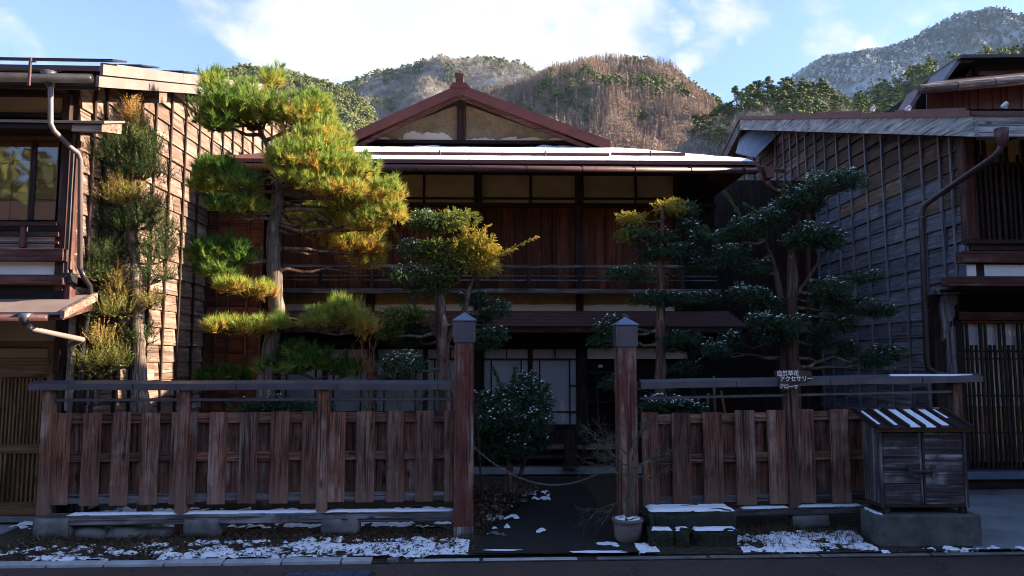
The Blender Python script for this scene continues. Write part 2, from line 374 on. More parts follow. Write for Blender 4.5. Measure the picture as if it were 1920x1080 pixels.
def npmesh(name, V, Fc, tint=None):
    me = bpy.data.meshes.new(name); V = np.asarray(V, np.float32); Fc = np.asarray(Fc, np.int32); k = Fc.shape[1]
    me.vertices.add(len(V)); me.vertices.foreach_set('co', V.ravel())
    me.loops.add(Fc.size); me.loops.foreach_set('vertex_index', Fc.ravel())
    me.polygons.add(len(Fc)); me.polygons.foreach_set('loop_start', np.arange(0, Fc.size, k, dtype=np.int32))
    me.update(calc_edges=True); me.validate()
    if tint is not None and len(me.vertices) == len(V):
        a = me.attributes.new('tint', 'FLOAT', 'POINT'); a.data.foreach_set('value', np.asarray(tint, np.float32))
    return me
def box(name, m, parent, x0, x1, y0, y1, z0, z1, c=.004):
    return MB().box(x0, x1, y0, y1, z0, z1, c).build(name, m, parent, recentre=True)
class Frame:
    """vertical plane through P turned by ang; local x along it, y into it, z up"""
    def __init__(s, P, ang=0): s.o = Vector((P[0], P[1], 0)); s.a = R(ang); s.u = Vector((math.cos(s.a), math.sin(s.a), 0)); s.n = Vector((-math.sin(s.a), math.cos(s.a), 0))
    def hit(s, px, py, off=0):
        r = ray(px, py); o = s.o+s.n*off; k = (o-Vector((0, 0, 0))).dot(s.n)/r.dot(s.n)
        p = r*k; return (p-s.o).dot(s.u), EYE+p.z
    def rect(s, px0, px1, py0, py1, off=0):
        ym, xm = (py0+py1)/2, (px0+px1)/2
        return s.hit(px0, ym, off)[0], s.hit(px1, ym, off)[0], s.hit(xm, py1, off)[1], s.hit(xm, py0, off)[1]
    def empty(s, name, **k): return empty(name, s.o, s.a, **k)
    def bx(s, name, m, parent, px0, px1, py0, py1, off, th, c=.004):
        a, b, z0, z1 = s.rect(px0, px1, py0, py1, off); return box(name, m, parent, a, b, off, off+th, z0, z1, c)
def snow_slab(parent, x0, x1, y0, y1, z, th=.02, step=.05, name='snow', slope=0, ragged=.5, seed=0):
    """thin uneven layer of snow with a wandering edge, lying at height z (+slope*(y-y0))"""
    nx, ny = max(3, int((x1-x0)/step)), max(3, int((y1-y0)/(step*.6)))
    V = []; Fs = []
    for j in range(ny+1):
        for i in range(nx+1):
            u, v = i/nx, j/ny; e = min(u*(x1-x0), (1-u)*(x1-x0), v*(y1-y0), (1-v)*(y1-y0))
            x = x0+(x1-x0)*u; y = y0+(y1-y0)*v
            nn = noise.noise((x*9+seed, y*9, seed))*.5+noise.noise((x*25+seed, y*25, 3))*.25
            if e < 1e-6:
                k = ragged*.03*(nn); x += k; y += k*(1 if j in (0, ny) else 0)*(1 if ny > 3 else .3); h = -.004
            else: h = th*(.75+.5*nn)*min(1, e/(th*1.2)+.25)
            V.append((x, y, z+slope*(y-y0)+h))
    for j in range(ny):
        for i in range(nx):
            a = j*(nx+1)+i; Fs.append((a, a+1, a+nx+2, a+nx+1))
    mb = MB(); mb.add(V, Fs); o = mb.build(name, 'snow', parent, smooth=True); return o

# ================================================================== SETTING
tag(MB().add([(-9000, -9000, -.12), (9000, -9000, -.12), (9000, 9000, -.12), (-9000, 9000, -.12)], [(0, 1, 2, 3)]).build('ground', 'hill_green'), kind='structure')
ST_A = R(2.6)                      # the street runs slightly away to the right
def kerbY(x): return 6.20+math.tan(ST_A)*x
V = [(-60, -9, -.035), (60, -9, -.035), (60, kerbY(60), -.035), (-60, kerbY(-60), -.035)]
tag(MB().add(V, [(0, 1, 2, 3)]).build('road', 'asphalt'), kind='structure')
def soil_z(x, y):
    t = min(1, max(0, (y-kerbY(x)-.14)/.5))
    return -.02+.05*t+.022*noise.noise((x*2.3, y*2.3, 0))*t+.014*noise.noise((x*11, y*11, 4))*min(1, t*3)
def soil_sheet():
    xs = np.arange(-4.6, 5.35, .05); ys = np.linspace(0, 1, 90)
    V = []
    for t in ys:
        for x in xs:
            y = kerbY(x)+.12+(t**1.5)*6.2
            d = abs(x-.35)-.62                                     # trodden path between the gate posts
            z = soil_z(x, y)
            if d < .25: k = min(1, max(0, (.25-d)/.25)); z = z*(1-k)+(-.004)*k
            if x > 3.95: z = -.03
            V.append((x, y, z))
    n = len(xs); Fs = [(j*n+i, j*n+i+1, (j+1)*n+i+1, (j+1)*n+i) for j in range(len(ys)-1) for i in range(n-1)]
    me = npmesh('garden_soil', V, Fs); me.polygons.foreach_set('use_smooth', [True]*len(me.polygons))
    tag(link('garden_soil', me, 'soil'), kind='structure')
soil_sheet()
# trodden dark path in the gateway
mb = MB(); P = [(.02-.35, 6.32), (1.06, 6.36), (.95, 8.0), (.9, 10.2), (.2, 10.2), (-.15, 8.0)]
mb.add([(x, y, .004) for x, y in P], [tuple(range(6))]); tag(mb.build('path', 'path_earth'), kind='structure')
# aprons left and right
mb = MB(); mb.add([(-14, kerbY(-14)+.12, -.012), (-4.25, kerbY(-4.25)+.12, -.012), (-4.05, 6.75, .012), (-4.35, 7.7, .012), (-14, 7.3, .012)], [(0, 1, 2, 3, 4)])
tag(mb.build('pavement', 'concrete'), kind='structure')
mb = MB(); mb.add([(3.9, kerbY(3.9)+.12, -.01), (16, kerbY(16)+.12, -.01), (16, 9.2, .03), (4.95, 8.95, .03), (4.5, 7.4, .01), (3.9, 6.9, .01)], [(0, 1, 2, 3, 4)])
tag(mb.build('pavement', 'concrete'), kind='structure')
# kerb of separate stones, the gutter beside it
kerb = tag(empty('kerb', (0, kerbY(0), 0), ST_A), kind='structure')
FK = Frame((0, kerbY(0)), math.degrees(ST_A))
joints = [-330, -220, -110, -20, 86, 194, 307, 416, 527, 639, 697]
for a, b in zip(joints[:-1], joints[1:]):
    x0, x1 = FK.hit(a, 1040)[0], FK.hit(b, 1040)[0]
    box('kerb_stone', 'kerb_stone', kerb, x0+.006, x1-.006, -.0, .115+random.uniform(-.004, .004), -.12, -.008+random.uniform(-.004, .004), .006)
mb = MB(); mb.tube([(-.96, .06, -.10), (-.96, .06, -.012)], [.055, .05], 10); mb.build('kerb_stone', 'stone', kerb)
for a, b in ((775, 900), (905, 1085), (1120, 1330), (1335, 1540), (1545, 1750), (1755, 2000), (2005, 2300)):
    x0, x1 = FK.hit(a, 1030)[0], FK.hit(b, 1030)[0]
    box('kerb_stone', 'kerb_stone' if a < 1100 else 'stone', kerb, x0+.004, x1-.004, .03, .10, -.12, -.026, .004)
mb = MB(); mb.add([(-9, .0, -.030), (9, .0, -.030), (9, .16, -.030), (-9, .16, -.030)], [(0, 1, 2, 3)]); mb.build('gutter', 'soil', kerb)
# the access cover set into the road
cv = empty('access_cover', at(632, 1064, 1)*0+Vector((-1.37, 5.86, -.035)), R(1.5), label='blue grey iron cover of ten square plates set flush into the road at the kerb', cat='cover')
MB().prism([(-.37, -.085), (.26, -.085), (.34, -.03), (.30, .075), (.24, .09), (-.35, .09)], -.02, .004, 'z').build('frame', 'metal_dark', cv)
for j in range(2):
    for i in range(5):
        box('plate', 'iron_cover', cv, -.345+i*.128, -.345+i*.128+.121, -.078+j*.081, -.078+j*.081+.076, -.01, .008, .003)

# ================================================================== FENCES
FF = Frame((0, 6.97), 3.4)
def fence(x0px, x1px, posts, boards, dz, railpx, label, ext, HB, HT, rails, beam):
    f = FF.empty('board_fence', label=label, cat='fence')
    def z(s, py, off=0): return None
    a = FF.hit(x0px, 850)[0]; b = FF.hit(x1px, 850)[0]
    Z = lambda s, z0: z0+dz(s)
    def slat(name, m, s0, s1, y0, y1, z0, z1, c=.004):
        # a piece that follows the slight rise of the fence line
        o = MB().box(s0, s1, y0, y1, z0, z1, c).build(name, m, f, recentre=True); o.location.z += dz((s0+s1)/2); return o
    def long(name, m, s0, s1, y0, y1, z0, z1, c=.004):
        mb = MB().box(s0, s1, y0, y1, z0, z1, c); mb.v = [(x, y, zz+dz(x)) for x, y, zz in mb.v]; return mb.build(name, m, f, recentre=True)
    for (p0, p1) in boards:
        s0, s1 = FF.hit(p0, 850)[0], FF.hit(p1, 850)[0]
        mb = MB(); n = 4; zs = [HB+random.uniform(-.006, .006), .5, .8, HT+random.uniform(-.006, .006)]
        o = slat('board', 'fence_wood_z', s0+.001, s1-.001, -.002, .018, zs[0], zs[-1], .004)
        o.rotation_euler.y = random.uniform(-.004, .004); o.location.y += random.uniform(-.003, .003)
    # boards behind the rails fill the gaps
    for (p0, p1), (q0, q1) in zip(boards[:-1], boards[1:]):
        if q0-p1 > 8:
            s0, s1 = FF.hit(p1-9, 850)[0], FF.hit(q0+9, 850)[0]
            o = slat('back_board', 'fence_wood_z', s0, s1, .066, .082, HB+.01, HT-.045, .003); o.rotation_euler.y = random.uniform(-.004, .004)
    for k, (z0, z1) in enumerate(rails):
        edges = [a]+[FF.hit(p, 850)[0] for p in posts if x0px+20 < p < x1px-20]+[b]
        for e0, e1 in zip(edges[:-1], edges[1:]):
            long('rail', 'fence_wood_x' if k != 2 else 'grey_wood_x', e0+.03, e1-.03, .022, .062, z0, z1)
    for i, p in enumerate(posts):
        s = FF.hit(p, 850)[0]; o = slat('post', 'fence_wood_z', s-.046, s+.046, -.035, .055, beam[1]-.005, 1.318, .006)
        o.rotation_euler.y = random.uniform(-.006, .006)
    s0, s1 = FF.hit(railpx[0], 720)[0], FF.hit(railpx[1], 720)[0]
    # coping: a beam under a folded metal cap
    mb = MB(); nseg = 6
    prof = [(-.075, 1.318), (.085, 1.318), (.085, 1.375), (.015, 1.402), (-.075, 1.375)]
    V = []; Fs = []
    for i in range(nseg+1):
        s = s0+(s1-s0)*i/nseg; V += [(s, y, zz+dz(s)+.003*math.sin(i*2.1)) for y, zz in prof]
    m5 = len(prof)
    for i in range(nseg):
        for k in range(m5): Fs.append((i*m5+k, i*m5+(k+1) % m5, (i+1)*m5+(k+1) % m5, (i+1)*m5+k))
    Fs += [tuple(range(m5))[::-1], tuple(nseg*m5+k for k in range(m5))]
    mb.add(V, Fs); cp = mb.build('coping', 'metal_grey', f)
    for i in range(1, int((s1-s0)/.9)+1):
        s = s0+i*.9
        if s < s1-.1:
            q = MB().box(s-.004, s+.004, -.079, -.0755, 1.318+dz(s), 1.374+dz(s)).build('seam', 'metal_dark', cp)
    long('handrail', 'metal_grey', a, b, -.012, .02, 1.215, 1.242, .004)
    # ground beam with snow along its top
    bb = long('ground_beam', 'grey_wood_x', FF.hit(ext[0], 965)[0], FF.hit(ext[1], 965)[0], -.055, .065, beam[0], beam[1], .008)
    return f, dz
zl = lambda s: .0
L_boards = [(96, 130), (152, 187), (208, 242), (263, 297), (319, 335), (352, 367), (390, 424), (448, 482), (506, 541), (564, 596), (614, 647), (667, 702), (724, 758), (779, 813), (833, 851)]
fl, _ = fence(88, 852, [87, 343, 605], L_boards, zl, (62, 851), 'long weathered board fence left of the gateway under tall lit pine', (68, 852),
    .305, 1.118, ((1.02, 1.108), (.68, .76), (.315, .395)), (.142, .232))
zr = lambda s: .0+.018*(s-1.2)
R_boards = [(1203, 1236), (1260, 1296), (1319, 1356), (1380, 1417), (1441, 1476), (1496, 1528), (1558, 1594), (1620, 1655), (1680, 1716), (1740, 1772)]
fr, _ = fence(1200, 1800, [1486, 1799], R_boards, zr, (1199, 1834), 'weathered board fence right of the gateway carrying the small shop sign', (1200, 1700),
    .222, 1.09, ((.985, 1.07), (.615, .70), (.25, .315)), (.125, .197))
s = [FF.hit(p, 965)[0] for p in (130, 338, 348, 600, 612, 850)]
for a, b in ((s[0], s[1]), (s[2], s[3]), (s[4], s[5])):
    snow_slab(fl, a, b, -.05, .055, .234, .012, .035, seed=a)
for p0, p1 in ((1390, 1480), (1492, 1616)):
    a, b = FF.hit(p0, 955)[0], FF.hit(p1, 955)[0]; o = snow_slab(fr, a, b, -.05, .055, .199+zr((a+b)/2), .014, .035, seed=a)
a, b = FF.hit(1665, 715)[0], FF.hit(1826, 715)[0]
o = snow_slab(fr, a, b, -.06, .075, 1.385+zr((a+b)/2), .018, .04, seed=4)
def stone_block(px0, px1, py0, py1, parent, off=-.06, d=.2, m='stone', rough=.008):
    a, b, z0, z1 = FF.rect(px0, px1, py0, py1, off)
    mb = MB(); n = 5
    for i in range(n+1):
        for j in range(n+1):
            for k in range(n+1): pass
    import bmesh
    bm = bmesh.new(); bmesh.ops.create_cube(bm, size=1); bmesh.ops.bevel(bm, geom=bm.edges[:], offset=.05, segments=2, affect='EDGES')
    bmesh.ops.subdivide_edges(bm, edges=bm.edges[:], cuts=2, use_grid_fill=True)
    for v in bm.verts:
        p = Vector((v.co.x*(b-a), v.co.y*d, v.co.z*(z1-z0)))
        v.co = p+Vector((noise.noise(p*9+Vector((px0, 0, 0))), noise.noise(p*9+Vector((0, px0, 0))), noise.noise(p*9+Vector((0, 0, px0)))))*rough*1.6
    me = bpy.data.meshes.new('s'); bm.to_mesh(me); bm.free(); me.polygons.foreach_set('use_smooth', [True]*len(me.polygons))
    o = link('foundation_stone', me, m, parent, ((a+b)/2, off+d/2, (z0+z1)/2)); return o
for q in ((60, 131, 970, 1012), (342, 411, 972, 1008), (602, 672, 972, 1004)): stone_block(*q, fl)
for q in ((1490, 1556, 966, 992), (1240, 1300, 964, 992)): stone_block(*q, fr)
# boulders under the left fence
for (px, py, r) in ((175, 995, .16), (245, 992, .17), (300, 996, .11)):
    s_, z_ = FF.hit(px, py, .12)
    import bmesh
    bm = bmesh.new(); bmesh.ops.create_icosphere(bm, subdivisions=3, radius=1)
    for v in bm.verts:
        p = v.co.copy(); v.co = Vector((p.x*r*1.25, p.y*r*.8, p.z*r*.55))*(1+.25*noise.noise(p*1.3+Vector((px, 0, 0))))
    me = bpy.data.meshes.new('boulder'); bm.to_mesh(me); bm.free(); me.polygons.foreach_set('use_smooth', [True]*len(me.polygons))
    w = FF.o+FF.u*s_+FF.n*.14
    o = link('boulder', me, 'stone', None, (w.x, w.y-.05, .045))
    tag(o, {175: 'smooth grey boulder beside the corner foundation block of the left fence', 245: 'largest smooth boulder under the left fence beam', 300: 'small smooth boulder under the left fence beam near dry weeds'}[px], 'boulder')

# gate posts
def gate_post(px, side, label, dpx):
    s = FF.hit(px, 850, -.09)[0]; w = FF.o+FF.u*s
    g = empty('gate_post', (w.x, w.y-.03, 0), R(3.4), label=label, cat='gate post', group='posts of the gateway')
    h = FF.hit(px, 640 if side == 'l' else 648, -.12)[1]
    box('shaft', 'post_wood_z', g, -.088, .088, -.088, .088, -.04, h, .008)
    box('base_wrap', 'grey_wood_z', g, -.0895, .0895, -.0895, .0895, -.04, .11, .006)
    box('cap_box', 'metal_grey', g, -.100, .100, -.100, .100, h-.012, h+.185, .004)
    zt = h+.187
    MB().add([(-.112, -.112, zt), (.112, -.112, zt), (.112, .112, zt), (-.112, .112, zt), (-.112, -.112, zt+.008), (.112, -.112, zt+.008), (.112, .112, zt+.008), (-.112, .112, zt+.008), (0, 0, zt+.085)],
             [(3, 2, 1, 0), (0, 1, 5, 4), (1, 2, 6, 5), (2, 3, 7, 6), (3, 0, 4, 7), (4, 5, 8), (5, 6, 8), (6, 7, 8), (7, 4, 8)]).build('cap_roof', 'metal_blue', g)
    for zz in (.72, 1.15, 1.45): box('nail', 'metal_dark', g, -.012, .004, -.0915, -.086, zz, zz+.016, .002)
    return g
gate_post(870, 'l', 'tall red brown gate post with pitched metal cap joined to the left fence', 0)
gate_post(1178, 'r', 'tall peeling gate post with pitched metal cap behind the potted tree', 0)

# ================================================================== LEFT HOUSE
def side_wall(parent, fr, s0, s1, zb, ztop, pitch, m, sign, batt_ps, batt_m, joints=1.9, name='side_wall'):
    """horizontal lapped boards, each course cut into lengths, held by vertical battens. sign: direction of the outer face in local y"""
    wl = MB().prism([(s0, zb), (s1, zb), (s1, ztop(s1)), (s0, ztop(s0))], 0, -sign*.10).build(name, 'dark_wood_x', parent)
    k = 0; z = zb
    while z < max(ztop(s0), ztop(s1)):
        zt = z+pitch+.018
        # cut lengths
        x = s0-(k*.73 % joints)
        while x < s1:
            a, b = max(x, s0), min(x+joints, s1)
            if b-a > .12:
                # clip against sloping top
                ta, tb = min(zt, ztop(a)-.01), min(zt, ztop(b)-.01)
                if max(ta, tb) > z+.03:
                    if ta < z+.03:      # starts where the roof line crosses the course
                        sl = (ztop(b)-ztop(a))/(b-a); a2 = a+(z+.04-(ztop(a)-.01))/sl if sl > 0 else a
                        a = min(max(a, a2), b-.05); ta = min(zt, ztop(a)-.01)
                    if tb < z+.03:
                        sl = (ztop(b)-ztop(a))/(b-a); b2 = a+(z+.04-(ztop(a)-.01))/sl if sl < 0 else b
                        b = max(min(b, b2), a+.05); tb = min(zt, ztop(b)-.01)
                    j = random.uniform(-.003, .003)
                    y0, y1, y2 = sign*(.008+j), sign*(.034+j), sign*.005
                    a_, b_ = a+.001, b-.001
                    V = [(a_, y1, z), (b_, y1, z), (b_, y0, tb), (a_, y0, ta), (a_, y2*-1, z), (b_, y2*-1, z), (b_, y2*-1, tb), (a_, y2*-1, ta)]
                    Fs = [(0, 1, 2, 3), (7, 6, 5, 4), (0, 4, 5, 1), (1, 5, 6, 2), (2, 6, 7, 3), (3, 7, 4, 0)]
                    if sign > 0: Fs = [f[::-1] for f in Fs]
                    mm = m
                    if m == 'wall_wood_x':       # boards near the roof line go amber, then dark brown at the top
                        e_ = ztop((a+b)/2)-z+random.uniform(-.12, .12); mm = 'dull_brown_wood_x' if e_ < .78 else 'amber_wood_x' if e_ < 1.02 else m
                    MB().add(V, Fs).build('plank', mm, wl, recentre=True)
            x += joints
        z += pitch; k += 1
    for s in batt_ps:
        y = sorted((sign*.0285, sign*.055)); box('batten', batt_m, wl, s-.016, s+.016, y[0], y[1], zb-.02, ztop(s)-.01, .003)
    return wl
LH = Frame((-4.19, 7.42), 2.5)
lh = LH.empty('wooden_house', label='weathered dark wood townhouse at left edge with amber lattice door and sunlit plank side', cat='house')
# side wall frame: local x = depth
LS = Frame((-4.19, 7.42), 90)
LS2 = Frame((-4.19, 7.03), 90)
def child_frame(parent, F_parent, F_child, name):
    e = bpy.data.objects.new(name, None); C.objects.link(e); e.parent = parent
    d = F_child.o-F_parent.o; ca, sa = math.cos(-F_parent.a), math.sin(-F_parent.a)
    e.location = (d.x*ca-d.y*sa, d.x*sa+d.y*ca, 0); e.rotation_euler = (0, 0, F_child.a-F_parent.a); return e
# roof geometry, world: eave at Y=6.6 Z=4.27, slope .33
LZ0, LY0, LSL = at(175, 122, 6.6).z, 6.6, .335
ltop = lambda s: LZ0-.13+(7.42+s-LY0)*LSL
battL = []
for p in (190, 222, 250, 277, 307, 335, 362, 386, 407, 426, 445):
    r = ray(p, 420); k = -4.19/r.x; battL.append(r.y*k-7.42)
battL = [.02]+[b for b in battL if b > .12]+[battL[-1]+.45*i for i in range(1, 5)]
# build the side wall directly in world axes then parent with an inverse
def fix_parent(o, parent):
    bpy.context.view_layer.update(); o.parent = parent; o.matrix_parent_inverse = parent.matrix_world.inverted()
w_ = bpy.data.objects.new('tmp', None)
class Holder: pass
def world_side_wall(house, fr, *a, **k):
    wl = side_wall(None, fr, *a, **k); wl.location = fr.o; wl.rotation_euler = (0, 0, fr.a); fix_parent(wl, house); return wl
world_side_wall(lh, LS, 0, 6.5, .12, ltop, .205, 'pink_wood_x', -1, battL, 'dark_wood_z')
world_side_wall(lh, LS2, 0, .388, .12+.205*11, lambda q: ltop(q-.39), .205, 'pink_wood_x', -1, [.2], 'dark_wood_z', name='upper_side_wall')
# ---- roof of left house (local coords of LH: x along, y into)
g0 = LH.hit(175, 120, 6.6-7.42)[0]
def lroof():
    xr = .38; xl = -7.5; y0 = LY0-7.42; y1 = y0+5.4
    zz = lambda y: LZ0+(y-y0)*LSL
    MB().add([(xl, y0, zz(y0)), (xr, y0, zz(y0)), (xr, y1, zz(y1)), (xl, y1, zz(y1)), (xl, y0, zz(y0)-.05), (xr, y0, zz(y0)-.05), (xr, y1, zz(y1)-.05), (xl, y1, zz(y1)-.05)],
             [(0, 1, 2, 3), (7, 6, 5, 4), (0, 4, 5, 1), (1, 5, 6, 2), (2, 6, 7, 3), (3, 7, 4, 0)]).build('roof', 'metal_brown', lh)
    rf = lh.children[-1]
    y2 = y1+5
    MB().add([(xl, y1, zz(y1)), (xr, y1, zz(y1)), (xr, y2, zz(y1)-1.7), (xl, y2, zz(y1)-1.7)], [(0, 1, 2, 3)]).build('roof', 'metal_brown', lh)
    # verge boards, three long pieces stacked in two steps
    n = 3; L = (y1-y0)/n
    for i in range(n):
        a, b = y0+i*L+.003, y0+(i+1)*L-.003
        for (x_, h0, h1, m_) in ((xr+.002, -.085, .03, 'metal_pinkish'), (xr-.03, -.20, -.088, 'metal_pinkish')):
            MB().prism([(a, zz(a)+h0), (b, zz(b)+h0), (b, zz(b)+h1), (a, zz(a)+h1)], x_, x_+.028, 'x').build('verge_board', m_, lh)
    # raised sheets seen edge on above the verge
    for (a, b, x0_) in ((-.02, .10, -7.5), (.75, 1.0, .1), (1.8, 2.1, .1), (3.0, 3.3, .1)):
        ya = y0+a
        MB().prism([(ya, zz(ya)+.05), (ya+b-a+.15, zz(ya+b-a+.15)+.05), (ya+b-a+.15, zz(ya+b-a+.15)+.066), (ya, zz(ya)+.066)], x0_, xr+(.12 if a < 0 else .03), 'x').build('roof_sheet', 'metal_dark', lh)
    # eave board, soffit rafters, gutter
    box('eave_board', 'dark_wood_x', lh, xl, xr-.03, y0+.06, y0+.09, LZ0-.20, LZ0-.04)
    g = MB(); g.tube([(xl, y0-.05, LZ0-.14), (xr-.04, y0-.05, LZ0-.14)], .042, 12).build('gutter', 'metal_dark', lh, smooth=True)
    for i in range(12): box('rafter', 'dark_wood_x', lh, -7.2+i*.64, -7.15+i*.64, y0+.10, y0+.85, LZ0-.13, LZ0-.055)
    for px in (58,):
        a = LH.hit(px, 130, y0-.1)[0]; box('gutter_bracket', 'metal_brown', lh, a-.012, a+.012, y0-.125, y0-.105, LZ0-.24, LZ0+.02)
        box('gutter_bracket', 'metal_brown', lh, a-.012, a+.05, y0-.12, y0-.10, LZ0-.02, LZ0-.01)
    MB().prism([(y0+1.35, zz(y0+1.35)-.33), (y0+1.55, zz(y0+1.55)-.33), (y0+1.55, zz(y0+1.55)-.15), (y0+1.35, zz(y0+1.35)-.15)], xr-.45, xr-.04, 'x').build('purlin_end', 'pink_wood_x', lh)
    for i in range(8):   # soffit boards under the verge
        MB().prism([(y0+.1+i*.66, zz(y0+.1+i*.66)-.07), (y0+.74+i*.66, zz(y0+.74+i*.66)-.07), (y0+.74+i*.66, zz(y0+.74+i*.66)-.052), (y0+.1+i*.66, zz(y0+.1+i*.66)-.052)], -.02, xr-.035, 'x').build('soffit_board', 'dark_wood_x', lh)
lroof()
UO = -.42   # the upper storey stands out over the ground floor
lb = lambda *a, **k: LH.bx(a[0], a[1], lh, *a[2:], **k)
X0 = -520
# upper storey core (dark infill behind everything)
a, b, z0, z1 = LH.rect(X0, 130, 150, 545, UO)
box('upper_wall', 'dark_wood_x', lh, a, -.12, UO+.06, 0.5, z0, LZ0-.15, 0)
lb('plaster_panel', 'tan_plaster', X0, 117, 175, 209, UO+.035, .03)
lb('beam', 'dark_wood_x', X0, 128, 207, 216, UO-.02, .09)
lb('beam', 'dark_wood_x', X0, 128, 158, 175, UO-.02, .09)
lb('corner_post', 'dark_wood_z', 117, 131, 175, 240, UO-.03, .10)
# narrow pent roof above the window
def pent(px0, px1, py, proj, m_top, parent=lh):
    a, z = LH.hit(px0, py, UO-proj); b, _ = LH.hit(px1, py, UO-proj); zt = z+.05
    MB().prism([(UO-proj, z), (UO+.05, z+.13), (UO+.05, z+.15), (UO-proj, z+.025)], a, b, 'x').build('pent_roof', m_top, parent)
    o = MB().prism([(UO-proj+.02, z-.07), (UO+.05, z+.02), (UO+.05, z+.126), (UO-proj+.02, z-.004)], b-.30, b-.03, 'x').build('pent_roof_end', 'pink_wood_x', parent)
    MB().prism([(UO-proj+.02, z-.05), (UO+.05, z+.0), (UO+.05, z+.126), (UO-proj+.02, z-.004)], a, b-.303, 'x').build('pent_fascia', 'dark_wood_x', parent)
pent(X0, 196, 222, .34, 'metal_pinkish')
# big sliding window of the upper storey
win = box('window_frame', 'dark_wood_x', lh, LH.hit(X0, 300, UO)[0], LH.hit(108, 300, UO)[0], UO+.02, UO+.06, LH.hit(60, 415, UO)[1], LH.hit(60, 245, UO)[1], 0)
lb('lintel', 'honey_wood_x', X0, 107, 252, 262, UO-.01, .05)
lb('head_beam', 'dark_wood_x', X0, 110, 238, 251, UO-.03, .09)
for p0, p1 in ((-250, -140), (-130, -52), (-45, 55), (64, 106)):
    a, b, z0, z1 = LH.rect(p0, p1, 263, 412, UO)
    pn = box('blind_or_reflection', 'amber_paper', win, a, b, UO+.008, UO+.016, z0, z1, 0)
    nn = max(1, int(round((p1-p0)/34)))
    for i in range(1, nn): box('muntin', 'honey_wood_z', win, a+(b-a)*i/nn-.004, a+(b-a)*i/nn+.004, UO+.0, UO+.007, z0, z1, 0)
    for zz in (.25, .5, .75): box('muntin', 'honey_wood_x', win, a, b, UO+.001, UO+.0065, z0+(z1-z0)*zz-.003, z0+(z1-z0)*zz+.003, 0)
    box('pane', 'glass', win, a, b, UO-.010, UO-.006, z0, z1, 0)
for p in (-134, -48, 60): lb('window_stile', 'dark_wood_z', p-4, p+5, 262, 412, UO-.02, .035)
lb('post', 'brown_wood_z', 108, 125, 246, 545, UO-.04, .12)
lb('corner_board', 'grey_wood_z', 127, 134, 235, 512, UO-.03, .03)
lb('corner_post', 'brown_wood_z', 134, 139, 260, 505, UO-.02, .12)
# balcony railing, beams and white panels
for (y0, y1, o_, m_) in ((413, 422, -.11, 'brown_wood_x'), (432, 441, -.08, 'brown_wood_x'), (450, 455, -.08, 'brown_wood_x')):
    lb('railing', m_, X0, 107, y0, y1, UO+o_, .04)
for p in (-330, -230, -130, -50, 41): lb('baluster', 'brown_wood_z', p-5, p+5, 422, 464, UO-.10, .05)
lb('floor_beam', 'brown_wood_x', X0, 118, 464, 487, UO-.12, .14)
lb('white_panel', 'paint_white', X0, 103, 440, 464, UO-.01, .02)
lb('white_panel', 'paint_white', X0, 104, 488, 514, UO-.02, .03)
lb('floor_beam', 'brown_wood_x', X0, 118, 514, 532, UO-.10, .14)
lb('beam_end_cap', 'metal_dark', 116, 133, 511, 531, UO-.05, .12)
lb('beam_end_cap', 'brown_wood_z', 119, 131, 533, 562, UO-.03, .10)
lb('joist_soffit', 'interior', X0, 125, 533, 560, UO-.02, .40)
# lower pent roof
def lowpent():
    pr = -.82; a = LH.hit(X0, 588, pr)[0]; b, z = LH.hit(128, 590, pr); zt = z+.02
    MB().prism([(pr, z), (-.28, z+.20), (-.28, z+.23), (pr, z+.022)], a, b-.06, 'x').build('lower_roof', 'metal_pinkish', lh)
    MB().prism([(pr-.02, z-.03), (-.28, z+.165), (-.28, z+.245), (pr-.02, z+.035)], b-.058, b-.022, 'x').build('verge_board', 'pink_wood_x', lh)
    MB().prism([(pr+.03, z-.045), (-.28, z+.08), (-.28, z+.19), (pr+.03, z-.002)], a, b-.062, 'x').build('fascia', 'brown_wood_x', lh)
    MB().tube([(a, pr-.04, z-.03), (b-.16, pr-.04, z-.03)], .03, 10).build('gutter', 'metal_brown', lh, smooth=True)
    h, hz = LH.hit(47, 594, pr-.04)
    MB().tube([(h, pr-.04, hz+.03), (h, pr-.04, hz-.02), (h+.02, pr-.03, hz-.07)], [.06, .05, .032], 10).build('hopper', 'metal_grey', lh, smooth=True)
    e, ez = LH.hit(133, 648, -.05)
    MB().tube([(h+.02, pr-.03, hz-.06), (h+.05, pr, hz-.11), (h+.3, pr+.35, hz-.19), (e, -.05, ez), (e+.02, -.05, ez-.06), (e+.02, -.05, .9)], .026, 10).build('drainpipe', 'metal_pinkish', lh, smooth=True)
lowpent()
